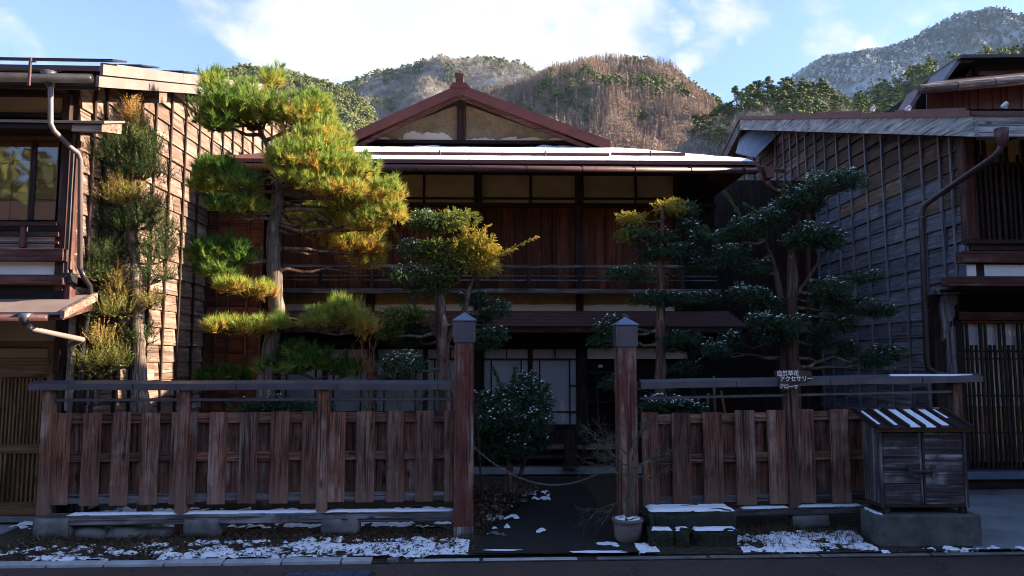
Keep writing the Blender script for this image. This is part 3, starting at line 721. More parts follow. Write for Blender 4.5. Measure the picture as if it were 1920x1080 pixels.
# ground floor: core, posts, plaster, sliding lattice door
a = LH.hit(X0, 700)[0]
box('ground_wall', 'interior', lh, a, -.12, .10, .6, .0, 2.25, 0)
lb('plaster_panel', 'tan_plaster', X0, 104, 597, 640, .02, .06)
lb('plaster_panel', 'white_plaster', 113, 138, 590, 770, .03, .05)
lb('post', 'dark_wood_z', 97, 114, 585, 975, -.02, .12)
lb('post', 'dark_wood_z', 137, 144, 560, 940, -.02, .12)
lb('post_guard', 'brown_wood_z', 99, 112, 655, 700, -.03, .01)
for k, (p0, p1) in enumerate(((-210, -96), (-93, 96))):
    dr = box('lattice_door', 'honey_wood_x', lh, *[LH.hit(p, 800)[0] for p in (p0, p1)], .075, .085, LH.hit(50, 965)[1], LH.hit(50, 640)[1], 0)
    def db(n, m, q0, q1, r0, r1, off=.02, th=.04):
        a, b, z0, z1 = LH.rect(q0, q1, r0, r1, off); return box(n, m, dr, a, b, off, off+th, z0, z1, .003)
    db('rail', 'honey_wood_x', p0, p1, 641, 652); db('rail', 'honey_wood_x', p0, p1, 672, 708); db('rail', 'honey_wood_x', p0, p1, 833, 851)
    db('rail', 'honey_wood_x', p0, p1, 942, 967); db('frosted_pane', 'tan_plaster', p0+5, p1-5, 653, 671, .05, .01)
    db('stile', 'honey_wood_z', p0, p0+8, 641, 967, .018, .044); db('stile', 'honey_wood_z', p1-14, p1, 641, 967, .018, .044)
    db('kick_board', 'brown_wood_x', p0, p1, 968, 976, .01, .05)
    x = p0+12
    while x < p1-16:
        db('slat', 'honey_wood_z', x, x+3.4, 708, 833, .03, .022); x += 7.0
    x = p0+12
    while x < p1-16:
        db('slat', 'honey_wood_z', x, x+4, 851, 942, .03, .022); x += 8.6
lb('door_sill', 'stone', X0, 110, 972, 982, -.04, .3)
# main downpipe of the left house
def lpipe():
    pr = UO-.50; P = []
    for (px, py, o_) in ((92, 135, -.84), (95, 165, -.84), (95, 232, -.84), (101, 245, -.82), (133, 277, -.60), (146, 287, -.55), (151, 300, -.50), (150, 505, -.50)):
        s_, z_ = LH.hit(px, py, o_); P.append((s_, o_, z_))
    MB().tube(P, .024, 12).build('downpipe', 'pipe_grey', lh, smooth=True)
    MB().tube([P[0], (P[0][0], P[0][1], P[0][2]-.05), (P[1][0], P[1][1], P[1][2]+.01)], [.075, .06, .034], 12).build('hopper', 'metal_grey', lh, smooth=True)
    s_, z_ = LH.hit(150, 510, -.50); s2, z2 = LH.hit(168, 535, -.3); s3, z3 = LH.hit(166, 640, -.1)
    MB().tube([(s_, -.5, z_+.03), (s_+.02, -.46, z_-.05), (s2, -.3, z2), (s2+.01, -.28, z2-.1), (s3, -.2, z3), (s3, -.2, .1)], .024, 10).build('downpipe', 'metal_dark', lh, smooth=True)
lpipe()

# ================================================================== RIGHT HOUSE
RH = Frame((5.23, 8.85), 2.0)
rh = RH.empty('wooden_house', label='dark timber townhouse at right edge with tall plank gable side and vertical lattice front', cat='house')
RSF = Frame((5.23, 8.85), 90)
RSF2 = Frame((5.23, 8.37), 90)
RZ0, RY0 = at(1825, 213, 7.6).z, 7.6
RYB = 15.4
rg = at(1385, 222, RYB); RSL = (rg.z-RZ0)/(RYB-RY0)
battR = []
for p in (1786, 1740, 1700, 1665, 1633, 1604, 1579, 1557, 1538, 1520, 1505, 1491, 1478):
    r = ray(p, 420); k = 5.23/r.x; battR.append(r.y*k-8.85)
rtopc = lambda s: RZ0-.26+(8.85+s-RY0)*RSL
battR = [b for b in battR if b > .1]
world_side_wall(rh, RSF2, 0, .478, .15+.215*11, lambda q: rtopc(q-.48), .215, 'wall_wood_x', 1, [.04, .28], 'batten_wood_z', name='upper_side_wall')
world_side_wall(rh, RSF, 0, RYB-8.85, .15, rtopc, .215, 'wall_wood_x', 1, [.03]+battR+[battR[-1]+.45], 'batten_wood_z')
world_side_wall(rh, Frame((5.23, RYB), 90), 0, 2.6, .15, lambda s: RZ0-.26+(RYB-RY0)*RSL-s*.22, .43, 'grey_wood_x', 1, [.3, 1.0, 1.7], 'grey_wood_z', name='rear_side_wall')
def RL(x, y, z): # world -> RH local
    d = Vector((x, y, 0))-RH.o; return (d.dot(RH.u), d.dot(RH.n), z)
def wbox_prism(name, m, poly, x0, x1, parent, ang_frame):   # prism in world Y-Z plane
    o = MB().prism(poly, x0, x1, 'x').build(name, m); fix_parent(o, parent); return o
def rroof():
    zz = lambda y: RZ0+(y-RY0)*RSL
    x0 = 4.83; x1 = 14; y0, y1 = RY0, RYB
    o = MB().prism([(y0, zz(y0)-.02), (y1, zz(y1)-.02), (y1, zz(y1)+.03), (y0, zz(y0)+.03)], x0-.02, x1, 'x').build('roof', 'metal_brown'); fix_parent(o, rh)
    yb, zb = 20.0, zz(y1)-1.3
    o = MB().prism([(y1, zz(y1)-.02), (yb, zb-.02), (yb, zb+.03), (y1, zz(y1)+.03)], x0-.02, x1, 'x').build('roof', 'metal_brown'); fix_parent(o, rh)
    cuts = [RY0+.02, 9.85, 11.8, 13.6, RYB]
    for i, (a, b) in enumerate(zip(cuts[:-1], cuts[1:])):
        wbox_prism('verge_board', 'pale_wood_y', [(a+.004, zz(a)-.245), (b-.004, zz(b)-.245), (b-.004, zz(b)-.035), (a+.004, zz(a)-.035)], x0-.002, x0+.04, rh, None)
        o = wbox_prism('verge_cap', 'metal_red', [(a, zz(a)-.032), (b-.01, zz(b)-.032), (b-.01, zz(b)+.036), (a, zz(a)+.036)], x0-.035, x0-.022, rh, None)
    wbox_prism('verge_board', 'grey_wood_x', [(y1, zz(y1)-.245), (yb, zb-.245), (yb, zb-.03), (y1, zz(y1)-.03)], x0-.002, x0+.04, rh, None)
    # front eave board
    o = MB().box(x0+.045, x1, RY0+.03, RY0+.07, RZ0-.235, RZ0-.03).build('eave_board', 'pale_wood_x'); fix_parent(o, rh)
    # soffit under verge and eave
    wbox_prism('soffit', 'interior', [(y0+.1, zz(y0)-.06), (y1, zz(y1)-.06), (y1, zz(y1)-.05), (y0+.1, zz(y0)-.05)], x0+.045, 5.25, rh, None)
    for i in range(9):
        o = MB().box(5.5+i*.7, 5.56+i*.7, RY0+.1, RY0+.7, RZ0-.13, RZ0-.03).build('rafter', 'dark_wood_x'); fix_parent(o, rh)
    # snow guards and white insulators-like clips on the roof
    for (a, x) in ((10.2, x0+.05), (8.15, x0+.25), (12.0, x0+.05)):
        o = MB().prism([(a, zz(a)+.04), (a+1.5, zz(a+1.5)+.04), (a+1.5, zz(a+1.5)+.075), (a, zz(a)+.075)], x, x+.02, 'x').build('snow_guard', 'metal_red'); fix_parent(o, rh)
    # blue metal sheet lining behind the far verge
    q = [at(1392, 246, 15.7), at(1462, 249, 14.3), at(1416, 296, 14.3), at(1380, 288, 15.7)]
    n = 8
    for i in range(n):
        a0 = q[0].lerp(q[1], i/n); a1 = q[0].lerp(q[1], (i+.93)/n); b0 = q[3].lerp(q[2], i/n); b1 = q[3].lerp(q[2], (i+.93)/n)
        dv = Vector((0, .03, .03)); V = [a0, a1, b1, b0, a0+dv, a1+dv, b1+dv, b0+dv]
        o = MB().add(V, [(0, 1, 2, 3), (7, 6, 5, 4), (0, 4, 5, 1), (1, 5, 6, 2), (2, 6, 7, 3), (3, 7, 4, 0)]).build('metal_panel', 'metal_blue'); fix_parent(o, rh)
rroof()
o = MB().box(5.36, 14, 9.3, 15.2, 0, 4.1).build('core_wall', 'interior'); fix_parent(o, rh)  # unseen solid core, added to stop sun leaking through the hollow house
for (px, py, Y) in ((1636, 204, 10.2), (1702, 203, 9.2), (1883, 197, 8.2)):
    p = at(px, py, Y); o = MB().tube([p-Vector((.03, 0, .02)), p+Vector((.03, 0, .02))], [.02, .028], 8).tube([p-Vector((.0, 0, .03)), p+Vector((.03, 0, -.03))], .012, 6).build('insulator', 'porcelain'); fix_parent(o, rh)
rb = lambda *a, **k: RH.bx(a[0], a[1], rh, *a[2:], **k)
X1 = 2350; RU = -.50
a = RH.hit(1822, 350, RU)[0]; b = RH.hit(X1, 350, RU)[0]
box('upper_wall', 'interior', rh, a+.08, b, RU+.10, .4, RH.hit(1850, 540, RU)[1], RZ0-.2, 0)
rb('corner_post', 'brown_wood_z', 1812, 1831, 255, 448, RU-.02, .14)
rb('upper_amber_panel', 'amber_paper', 1850, 1905, 268, 308, RU+.07, .02)
rb('upper_amber_panel', 'amber_paper', 1912, 2010, 268, 308, RU+.07, .02)
x = 1838
while x < 2300:
    rb('lattice_slat', 'dark_wood_z', x, x+4.5, 262 if int((x-1838)/10.6+.5) % 4 < 2 else 310, 452, RU-.01, .04); x += 10.6
rb('lattice_rail', 'dark_wood_x', 1832, X1, 306, 312, RU+.032, .03); rb('lattice_rail', 'dark_wood_x', 1832, X1, 380, 384, RU+.032, .03)
rb('sill_beam', 'dark_wood_x', 1818, X1, 450, 458, RU-.04, .12); rb('sill_beam', 'brown_wood_x', 1806, X1, 472, 493, RU-.05, .14)
rb('cornice', 'dark_wood_x', 1822, X1, 459, 471, RU+.0, .12)
rb('white_panel', 'paint_white', 1815, X1, 497, 519, RU+.02, .03)
rb('floor_beam', 'brown_wood_x', 1780, X1, 520, 537, RU-.06, .16)
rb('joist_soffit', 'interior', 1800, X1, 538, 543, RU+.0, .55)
rb('beam_stub', 'grey_wood_x', 1757, 1802, 540, 552, -.12, .12)
# carved corbel: wavy outline, one thick board
cb_px = [(1768, 556), (1796, 552), (1797, 566), (1789, 575), (1791, 590), (1786, 602), (1780, 603), (1779, 618), (1774, 632), (1768, 640), (1769, 610), (1765, 580)]
P = [RH.hit(px, py, -.14) for px, py in cb_px]
MB().prism(P, -.14, -.09).build('corbel', 'grey_wood_z', rh)
rb('pillar', 'grey_wood_z', 1780, 1799, 612, 900, -.06, .13)
rb('pillar', 'dark_wood_z', 1756, 1779, 552, 900, -.03, .13)
rb('corner_trim', 'grey_wood_z', 1738, 1744, 545, 800, -.06, .05)
# ground floor lattice
gx0, gx1 = 1800, 2350
box('ground_wall', 'interior', rh, RH.hit(gx0, 700)[0], RH.hit(gx1, 700)[0], .22, .6, .1, 2.4, 0)
rb('lintel', 'brown_wood_x', gx0-2, gx1, 585, 600, -.05, .14)
rb('lintel', 'red_wood_x', gx0-2, gx1, 601, 606, .0, .06)
lat = box('lattice_window', 'dark_wood_x', rh, RH.hit(gx0, 890)[0], RH.hit(gx1, 890)[0], .02, .12, RH.hit(1850, 886)[1], RH.hit(1850, 878)[1])
def gb(n, m, q0, q1, r0, r1, off, th, c=.002):
    a, b, z0, z1 = RH.rect(q0, q1, r0, r1, off); return box(n, m, lat, a, b, off, off+th, z0, z1, c)
for q in ((1803, 1838), (1840, 1875), (1877, 1912), (1914, 1949), (1951, 1990), (1992, 2030), (2032, 2070)):
    gb('paper', 'paper', q[0], q[1], 607, 762, .098, .01, 0); gb('pane', 'glass', q[0], q[1], 607, 865, .091, .004, 0)
    gb('blind_or_reflection', 'amber_paper', q[0], q[1], 764, 866, .098, .01, 0)  # amber here stands in for the sunlit houses reflected in the glass
x = 1801; i = 0
while x < 2340:
    gb('slat', 'dark_wood_z', x, x+4.2, 604 if i % 4 in (1, 2) else 647, 878, .035, .025); x += 8.75; i += 1
for y in (657, 671, 740, 809): gb('rail', 'dark_wood_x', gx0, gx1, y, y+3, .061, .02)
rb('ledge', 'metal_blue', 1798, X1, 884, 898, -.12, .26)
rb('foundation', 'stone', 1806, X1, 899, 934, -.02, .2)
rb('foundation', 'dark_wood_x', 1800, X1, 899, 915, -.05, .02)
def rpipe():
    P = []
    for (px, py, Y) in ((1878, 250, 7.5), (1879, 262, 7.5), (1876, 280, 7.5), (1865, 293, 7.6), (1800, 338, 8.1), (1738, 381, 8.75), (1729, 390, 8.78), (1728, 402, 8.78), (1738, 680, 8.78), (1742, 692, 8.78), (1758, 700, 8.76), (1795, 708, 8.6)):
        P.append(at(px, py, Y))
    o = MB().tube(P, .034, 12).build('downpipe', 'metal_pipe', smooth=True); fix_parent(o, rh)
    h = at(1878, 252, 7.5); o = MB().tube([h+Vector((0, 0, .06)), h+Vector((0, 0, -.02)), h+Vector((0, 0, -.13))], [.068, .062, .045], 12).build('hopper', 'metal_brown', smooth=True); fix_parent(o, rh)
    for py in (408, 582):
        p = at(1729+(py-400)*.035, py, 8.78); o = MB().tube([p-Vector((0, 0, .006)), p+Vector((0, 0, .006))], .047, 12).build('pipe_band', 'metal_grey'); fix_parent(o, rh)
rpipe()
# upper roofs standing behind the front slope
def upper():
    u = empty('raised_roof_house', (7.5, 14, 0), 0, label='taller back building with stacked brown roofs rising behind the right townhouse', cat='house')
    def pr(name, m, pts, th, Y0):
        o = MB().prism([(p.x, p.z) for p in pts], Y0, Y0+th).build(name, m); fix_parent(o, u); return o
    Y = 13.2
    A = lambda px, py, y=Y: at(px, py, y)
    # corrugated wall strips
    x = 1738
    while x < 2200:
        pr('wall_panel', 'metal_red', [A(x, 204), A(x+5.2, 204), A(x+5.2, 158), A(x, 158)], .03, Y+random.choice((0, .012))); x += 5.4
    o = pr('wall', 'interior', [A(1722, 215), A(2200, 215), A(2200, 120), A(1735, 160)], 2.5, Y+.2)
    g = [A(1722, 168, 12.7), A(2200, 130, 12.7)]
    segs = [1722, 1792, 1862, 1950, 2060, 2200]
    for a, b in zip(segs[:-1], segs[1:]):
        p0, p1 = A(a+1, 168-(a-1722)*.092, 12.7), A(b-1, 168-(b-1722)*.092, 12.7)
        o = MB().tube([p0, p1], .085, 10).build('log_gutter', 'grey_wood_x'); fix_parent(o, u)
    pr('eave_strip', 'metal_brown', [A(1728, 181), A(2200, 141), A(2200, 134), A(1728, 172)], .05, 12.75)
    # lower roof slab with its left verge
    for (pts, d, m_) in (([(1722, 166), (1732, 160), (1718, 172), (1704, 204), (1697, 204)], .35, 'metal_brown'),):
        pr('verge_board', m_, [A(px, py, 12.8) for px, py in [(1697, 206), (1704, 206), (1733, 164), (1724, 162)]], .5, 12.7)
    o = MB().add([A(1724, 163, 12.7), A(2200, 123, 12.7), A(2200, 100, 15.5), A(1790, 140, 15.5)], [(0, 1, 2, 3)]).build('lower_roof', 'metal_brown'); fix_parent(o, u)
    # top roof
    pr('verge_board', 'metal_grey', [A(1766, 153, 14), A(1773, 153, 14), A(1803, 112, 14), A(1796, 110, 14)], .9, 14.0)
    pr('top_roof_edge', 'metal_dark', [A(1796, 112, 14), A(2200, 108, 14), A(2200, 104, 14), A(1796, 106, 14)], 1.4, 13.9)
    pr('soffit_strip', 'metal_grey', [A(1800, 116, 14), A(1828, 114, 14), A(1828, 109, 14), A(1797, 110, 14)], .8, 14.05)
    pr('top_wall', 'dark_wood_x', [A(1828, 152, 14.3), A(2200, 140, 14.3), A(2200, 108, 14.3), A(1828, 112, 14.3)], .2, 14.3)
    pr('arched_board', 'honey_wood_x', [A(1806, 150, 14.4), A(1829, 140, 14.4), A(1829, 122, 14.4), A(1818, 130, 14.4)], .05, 14.4)
    pr('fascia', 'brown_wood_x', [A(1836, 141, 14.2), A(2200, 133, 14.2), A(2200, 129, 14.2), A(1836, 134, 14.2)], .05, 14.2)
upper()
# a knot of cable under the verge
p0, p1 = at(1725, 251, 10.2), at(1755, 262, 9.8); p2 = at(1785, 252, 9.3)
o = MB().tube([p0, p0.lerp(p1, .5)-Vector((0, 0, .015)), p1, p1.lerp(p2, .5)+Vector((0, 0, .01)), p2], .008, 6).build('cable', 'cable')
fix_parent(o, rh)

# ================================================================== MAIN HOUSE
MHY, MHA = 10.9, 1.3
MH = Frame((0, MHY), MHA)
mh = MH.empty('main_house', label='low two storey inn with red brown gable and snowy front roof in the middle', cat='house')
mbx = lambda *a, **k: MH.bx(a[0], a[1], mh, *a[2:], **k)
sL = -4.19; sR = MH.hit(1345, 450)[0]
zc = MH.hit(900, 318)[1]
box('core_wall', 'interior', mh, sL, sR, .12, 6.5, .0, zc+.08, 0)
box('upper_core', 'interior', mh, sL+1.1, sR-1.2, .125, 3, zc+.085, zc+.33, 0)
box('dark_gap_fill', 'dark_wood_z', mh, sR+.01, 5.2, 1.6, 3.0, .0, zc+.25, 0)  # dark block added to close the sunlit gap beside the house
# front wall planks of the upper storey: vertical boards
zp0, zp1 = MH.hit(900, 545)[1], MH.hit(900, 384)[1]
x = MH.hit(530, 450)[0]; xe = MH.hit(1278, 450)[0]
while x < xe:
    wdt = random.uniform(.17, .23); box('wall_board', 'red_wood_z', mh, x+.003, min(x+wdt, xe), .02+random.uniform(-.003, .003), .05, zp0, zp1, .003); x += wdt
for y in (384,): mbx('beam', 'dark_wood_x', 500, 1345, 380, 387, -.05, .10)
mbx('beam', 'dark_wood_x', 480, 1345, 306, 326, -.06, .12)
for p0, p1 in ((515, 600), (604, 690), (697, 793), (797, 889), (903, 993), (997, 1079), (1094, 1190), (1194, 1265)):
    mbx('plaster_panel', 'ochre_plaster', p0, p1, 327, 370, .02, .03); mbx('plaster_strip', 'ochre_plaster', p0, p1, 374, 381, .0, .04)
for p in (600, 795, 995, 1192): mbx('mullion', 'dark_wood_z', p-2, p+2, 326, 371, .0, .03)
mbx('muntin_rail', 'dark_wood_x', 500, 1268, 370, 374, -.005, .04)
for p in (695, 896, 1086, 1272): mbx('post', 'dark_wood_z', p-6.5, p+6.5, 300, 612, -.035, .10)
for p in (940, 1035, 1135, 1200, 845): mbx('wall_batten', 'dark_wood_z', p-1.5, p+1.5, 388, 497, -.0, .02)
# balcony rails
mbx('balcony_rail', 'grey_wood_x', 480, 1345, 496, 502, -.34, .05)
for y in (516, 524): mbx('balcony_rail', 'grey_wood_x', 480, 1345, y, y+2.6, -.32, .02)
for p in (505, 600, 697, 795, 895, 991, 1087, 1185, 1280): mbx('baluster', 'dark_wood_z', p-3.5, p+3.5, 502, 541, -.33, .04)
mbx('balcony_beam', 'grey_wood_x', 480, 1352, 541, 550, -.36, .12)
mbx('balcony_floor', 'dark_wood_x', 480, 1345, 543, 548, -.24, .3)
# plaster strip between balcony and pent roof
for p0, p1 in ((520, 688), (702, 889), (903, 1081), (1094, 1265)): mbx('tide_marked_panel', 'lower_plaster', p0, p1, 551, 583, .02, .03)
for o in [o for o in mh.children if o.name.startswith('tide_marked')]:
    # keep object space z equal to height above ground so that the tide line stays level
    dz_ = o.location.z; me = o.data
    for v in me.vertices: v.co.z += dz_
    o.location.z = 0
# pent roof of stepped metal courses
def hisashi():
    a, b = MH.hit(520, 600, -.5)[0], MH.hit(1385, 600, -.5)[0]
    z1 = MH.hit(900, 583)[1]+.0; n = 5; z0 = MH.hit(900, 611, -.80)[1]
    for i in range(n):
        y0_, y1_ = .02-.82*(i+1)/n, .02-.82*i/n+.03; za, zb_ = z1+(z0-z1)*(i+1)/n, z1+(z0-z1)*i/n
        k = 6
        for j in range(k):
            u0, u1 = a+(b-a)*j/k+.002+.3*(i % 2), a+(b-a)*(j+1)/k-.002+.3*(i % 2)
            u0 = max(a, u0) if j else a; u1 = min(b, u1)
            MB().prism([(y0_, za-.004), (y1_, zb_-.004), (y1_, zb_+.008), (y0_, za+.036)], u0, u1, 'x').build('roof_sheet', 'metal_brown', mh)
    box('pent_fascia', 'dark_wood_x', mh, a+.05, b-.05, -.78, -.74, z0-.09, z0-.004)
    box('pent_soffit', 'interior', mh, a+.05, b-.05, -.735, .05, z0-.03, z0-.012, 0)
    for i in range(16): box('rafter', 'dark_wood_x', mh, a+.2+i*.42, a+.25+i*.42, -.73, .05, z0-.08, z0-.032, 0)
hisashi()
# ground storey
zg1 = MH.hit(900, 648, .05)[1]
mbx('lintel', 'dark_wood_x', 480, 1345, 640, 652, -.04, .12)
for p in (695, 896, 1092, 1300): mbx('post', 'dark_wood_z', p-7, p+7, 613, 885, -.05, .12)
def sliding(p0, p1, name='sliding_door'):
    d = mbx(name, 'dark_wood_x', p0, p1, 866, 872, .0, .06)
    def q(n, m, a_, b_, c_, d_, off, th, ch=.002):
        s0, s1, z0, z1 = MH.rect(a_, b_, c_, d_, off); return box(n, m, d, s0, s1, off, off+th, z0, z1, ch)
    q('paper', 'paper', p0+2, p1-2, 655, 797, .045, .01, 0); q('pane', 'glass', p0+2, p1-2, 655, 797, .035, .004, 0)
    w = p1-p0
    q('rail', 'dark_wood_x', p0, p1, 672, 675, .0, .03); q('rail', 'dark_wood_x', p0, p1, 771, 773.5, .0, .03); q('rail', 'dark_wood_x', p0, p1, 796, 803, .0, .04)
    q('stile', 'dark_wood_z', p0-2, p0+3, 652, 870, -.01, .05); q('stile', 'dark_wood_z', p1-3, p1+2, 652, 870, -.01, .05)
    q('muntin', 'dark_wood_z', p0+w*.17, p0+w*.17+2.4, 675, 796, .002, .025); q('muntin', 'dark_wood_z', p0+w*.81, p0+w*.81+2.4, 675, 796, .002, .025)
    q('muntin', 'dark_wood_z', p0+w*.5, p0+w*.5+2, 655, 672, .002, .025); q('muntin', 'dark_wood_x', p0+w*.83, p1-3, 722, 724.5, .002, .025)
    for i in range(4): q('kick_board', 'dark_wood_x', p0+2+i*(w-4)/4, p0+1.2+(i+1)*(w-4)/4, 804, 866, .02, .03)
for a_, b_ in ((520, 606), (609, 690), (703, 795), (798, 889), (905, 993), (996, 1084)): sliding(a_, b_)
mbx('transom_plaster', 'white_plaster', 1101, 1292, 653, 673, .02, .03)
mbx('step_board', 'grey_wood_x', 600, 1180, 838, 843, -.30, .3); mbx('step_board', 'dark_wood_x', 600, 1180, 856, 861, -.42, .3)
mbx('foundation', 'stone', 480, 1345, 873, 892, -.12, .3)
mbx('foundation_kerb', 'concrete', 600, 1300, 879, 890, -.5, .3)
ent = mbx('entrance_door', 'dark_wood_x', 1100, 1170, 868, 873, .02, .06)
def eb(n, m, a_, b_, c_, d_, off, th):
    s0, s1, z0, z1 = MH.rect(a_, b_, c_, d_, off); return box(n, m, ent, s0, s1, off, off+th, z0, z1, .002)
eb('lintel', 'dark_wood_x', 1098, 1175, 695, 701, .0, .05)
for p in (1101, 1121, 1166): eb('stile', 'dark_wood_z', p-2, p+2, 700, 868, .01, .04)
for y in (712, 752, 795): eb('rail', 'dark_wood_x', 1100, 1170, y, y+3, .012, .03)
eb('pane', 'glass', 1124, 1163, 716, 790, .05, .004); eb('number_plate', 'porcelain', 1122, 1130, 684, 689, -.03, .006)
MB().tube([(MH.hit(1069, 840, -.5)[0], -.55, .12), (MH.hit(1069, 840, -.5)[0], -.55, .16), (MH.hit(1069, 840, -.5)[0], -.55, .62)], [.13, .10, .09], 12).build('stump_stand', 'dark_wood_z', mh)
mbx('paper_lantern_stand', 'dark_wood_z', 1092, 1100, 800, 880, -.3, .05)
# left wing wall (front battened boards) and pillars at x 350..520
x = MH.hit(352, 500)[0]
for i in range(20):
    z0_ = .2+i*.21
    for j in range(1):
        box('wing_plank', 'red_wood_x', mh, sL+.02, MH.hit(520, 500)[0], -.72, -.70+.004*(i % 2), z0_, z0_+.205, .003)
for p in (380, 404, 428, 462, 488, 505): mbx('wing_batten', 'brown_wood_z', p-2, p+2, 318, 800, -.745, .03)
mbx('wing_post', 'dark_wood_z', 508, 522, 318, 885, -.76, .12)
box('wing_side', 'dark_wood_x', mh, MH.hit(516, 500)[0], MH.hit(520, 500)[0], -.65, .05, .1, zc, 0)
# ---- roofs
EY = -1.18                                      # eave offset from the wall
zE = MH.hit(1000, 300, EY)[1]; xE0 = sL+.05; xE1 = MH.hit(1419, 300, EY)[0]
GY = .55                                        # gable barge plane
xG, zG = MH.hit(862, 163, GY); xg0, zg0 = MH.hit(634, 266, GY); xg1, zg1_ = MH.hit(1144, 268, GY)
zgb = (zg0+zg1_)/2; BK = 8.0
print('eave', zE, xE0, xE1, 'gable', xG, zG, xg0, xg1, zgb)
def mroof():
    th = .05
    # front skirt
    def slab(name, m, pts):
        n = len(pts); V = [tuple(p) for p in pts]+[(p[0], p[1], p[2]-th) for p in pts]
        return MB().add(V, [tuple(range(n)), tuple(range(n, 2*n))[::-1]]+[(i, i+n, (i+1) % n+n, (i+1) % n) for i in range(n)]).build(name, m, mh)
    gx0, gx1 = xg0, xg1; GI = GY+.25
    slab('front_roof', 'metal_red', [(xE0, EY, zE), (xE1, EY, zE), (gx1, GI, zgb), (gx0, GI, zgb)])
    slab('side_roof', 'metal_red', [(xE0, EY, zE), (gx0, GI, zgb), (gx0, BK, zgb), (xE0, BK, zE)])
    slab('side_roof', 'metal_red', [(xE1, EY, zE), (xE1, BK, zE), (gx1, BK, zgb), (gx1, GI, zgb)])
    slab('gable_roof', 'metal_red', [(xG, GY, zG), (xG, BK, zG), (gx0, BK, zgb), (gx0, GY, zgb+.0)])
    slab('gable_roof', 'metal_red', [(xG, GY, zG), (gx1, GY, zgb), (gx1, BK, zgb), (xG, BK, zG)])
    # barge boards: two stepped layers each side
    for sgn, gx in ((-1, gx0), (1, gx1)):
        for (o0, o1, yy, m_, e) in ((.0, .145, GY-.05, 'metal_red', .0), (.145, .20, GY-.01, 'brown_wood_x', .06)):
            d = Vector((gx-xG, 0, zgb-zG)); nn = Vector((d.z, 0, -d.x)).normalized(); nn = nn if nn.z < 0 else -nn
            A_ = Vector((xG, 0, zG+.03))+Vector((0, 0, -o0*1.1)); B_ = Vector((gx, 0, zgb+.03))+Vector((0, 0, -o0*1.1))+Vector((-sgn*e*2, 0, 0))
            A2, B2 = Vector((xG, 0, zG+.03-o1*1.1)), B_+Vector((0, 0, -(o1-o0)*1.1))
            MB().prism([(A_.x, A_.z), (B_.x, B_.z), (B2.x, B2.z), (A2.x, A2.z)], yy, yy+.05).build('barge_board', m_, mh)
        # seam lines on barge metal
    # flare: little return pieces at the barge feet
    # gable wall
    GW = GY+.35; ins = .36
    tri = [(gx0+ins*1.1, zgb-.02), (gx1-ins*1.1, zgb-.02), (xG, zG-.16)]
    MB().prism([(gx0, zgb-.06), (gx1, zgb-.06), (xG, zG-.05)], GW+.05, GW+.15).build('gable_wall', 'dark_wood_x', mh)
    a0, b0, a1, b1 = MH.hit(684, 265, GW)[0], MH.hit(857, 265, GW)[0], MH.hit(873, 265, GW)[0], MH.hit(1066, 267, GW)[0]
    zb_ = MH.hit(860, 264, GW)[1]; zt = MH.hit(865, 197, GW)[1]
    MB().prism([(a0, zb_), (b0, zb_), (b0, zt)], GW, GW+.04).build('gable_panel', 'gable_plaster', mh)
    MB().prism([(a1, zb_), (b1, zb_), (a1, zt)], GW, GW+.04).build('gable_panel', 'gable_plaster', mh)
    box('gable_post', 'dark_wood_z', mh, b0, a1, GW-.06, GW+.045, zb_-.02, zG-.1, .004)
    box('gable_sill', 'dark_wood_x', mh, gx0+.25, gx1-.25, GW-.05, GW+.05, zb_-.06, zb_, .004)
    for sx_, (ax_, az_) in ((1, (a0, zb_)), (-1, (b1, zb_))):
        top = (b0 if sx_ > 0 else a1, zt); MB().prism([(ax_-sx_*.25, az_), (ax_, az_), top, (top[0], top[1]+.10)], GW-.03, GW+.03).build('rake_board', 'dark_wood_x', mh)
    # ridge end ornament and ridge cap
    rx = xG; rz = zG
    MB().prism([(rx-.055, rz+.0), (rx+.055, rz+.0), (rx+.065, rz+.19), (rx-.075, rz+.215)], GY-.06, GY+.10).build('ridge_ornament', 'metal_red', mh)
    MB().prism([(rx-.16, rz-.03), (rx+.16, rz-.03), (rx+.10, rz+.045), (rx-.10, rz+.045)], GY-.08, GY-.03).build('ridge_cover', 'metal_red', mh)
    MB().prism([(rx-.07, rz+.0), (rx+.07, rz+.0), (rx+.05, rz+.10), (rx-.05, rz+.10)], GY+.1, BK).build('ridge_cap', 'metal_red', mh)
    # fascia + gutter
    box('eave_board', 'dark_wood_x', mh, xE0, xE1-.04, EY+.03, EY+.06, zE-.13, zE-.052)
    gz = MH.hit(1000, 317, EY-.06)[1]
    gt = MB().tube([(xE0, EY-.06, gz+.01), (xE1-.03, EY-.06, gz-.01)], .046, 12).build('gutter', 'metal_brown', mh, smooth=True)
    for p in (680, 780, 885, 988, 1092, 1190, 1295, 1395):
        s_ = MH.hit(p, 317, EY-.06)[0]; MB().tube([(s_-.006, EY-.06, gz), (s_+.006, EY-.06, gz)], .052, 12).build('bracket', 'metal_dark', gt)
    # soffit, rafters
    MB().prism([(EY+.07, zE-.085), (.12, zE+.30), (.12, zE+.315), (EY+.07, zE-.07)], xE0, xE1-.06, 'x').build('soffit', 'dark_wood_x', mh)
    for i in range(22): MB().prism([(EY+.08, zE-.14), (.10, zE+.235), (.10, zE+.295), (EY+.08, zE-.088)], xE0+.2+i*.36, xE0+.25+i*.36, 'x').build('rafter', 'dark_wood_x', mh)
    # hopper and pipe at the right corner
    h, hz = MH.hit(1440, 318, EY-.06)
    MB().prism([(h-.075, hz+.02), (h+.075, hz+.02), (h+.045, hz-.12), (h-.035, hz-.13), (h-.045, hz-.10)], EY-.13, EY+.01).build('hopper', 'metal_red', mh)
    P = []
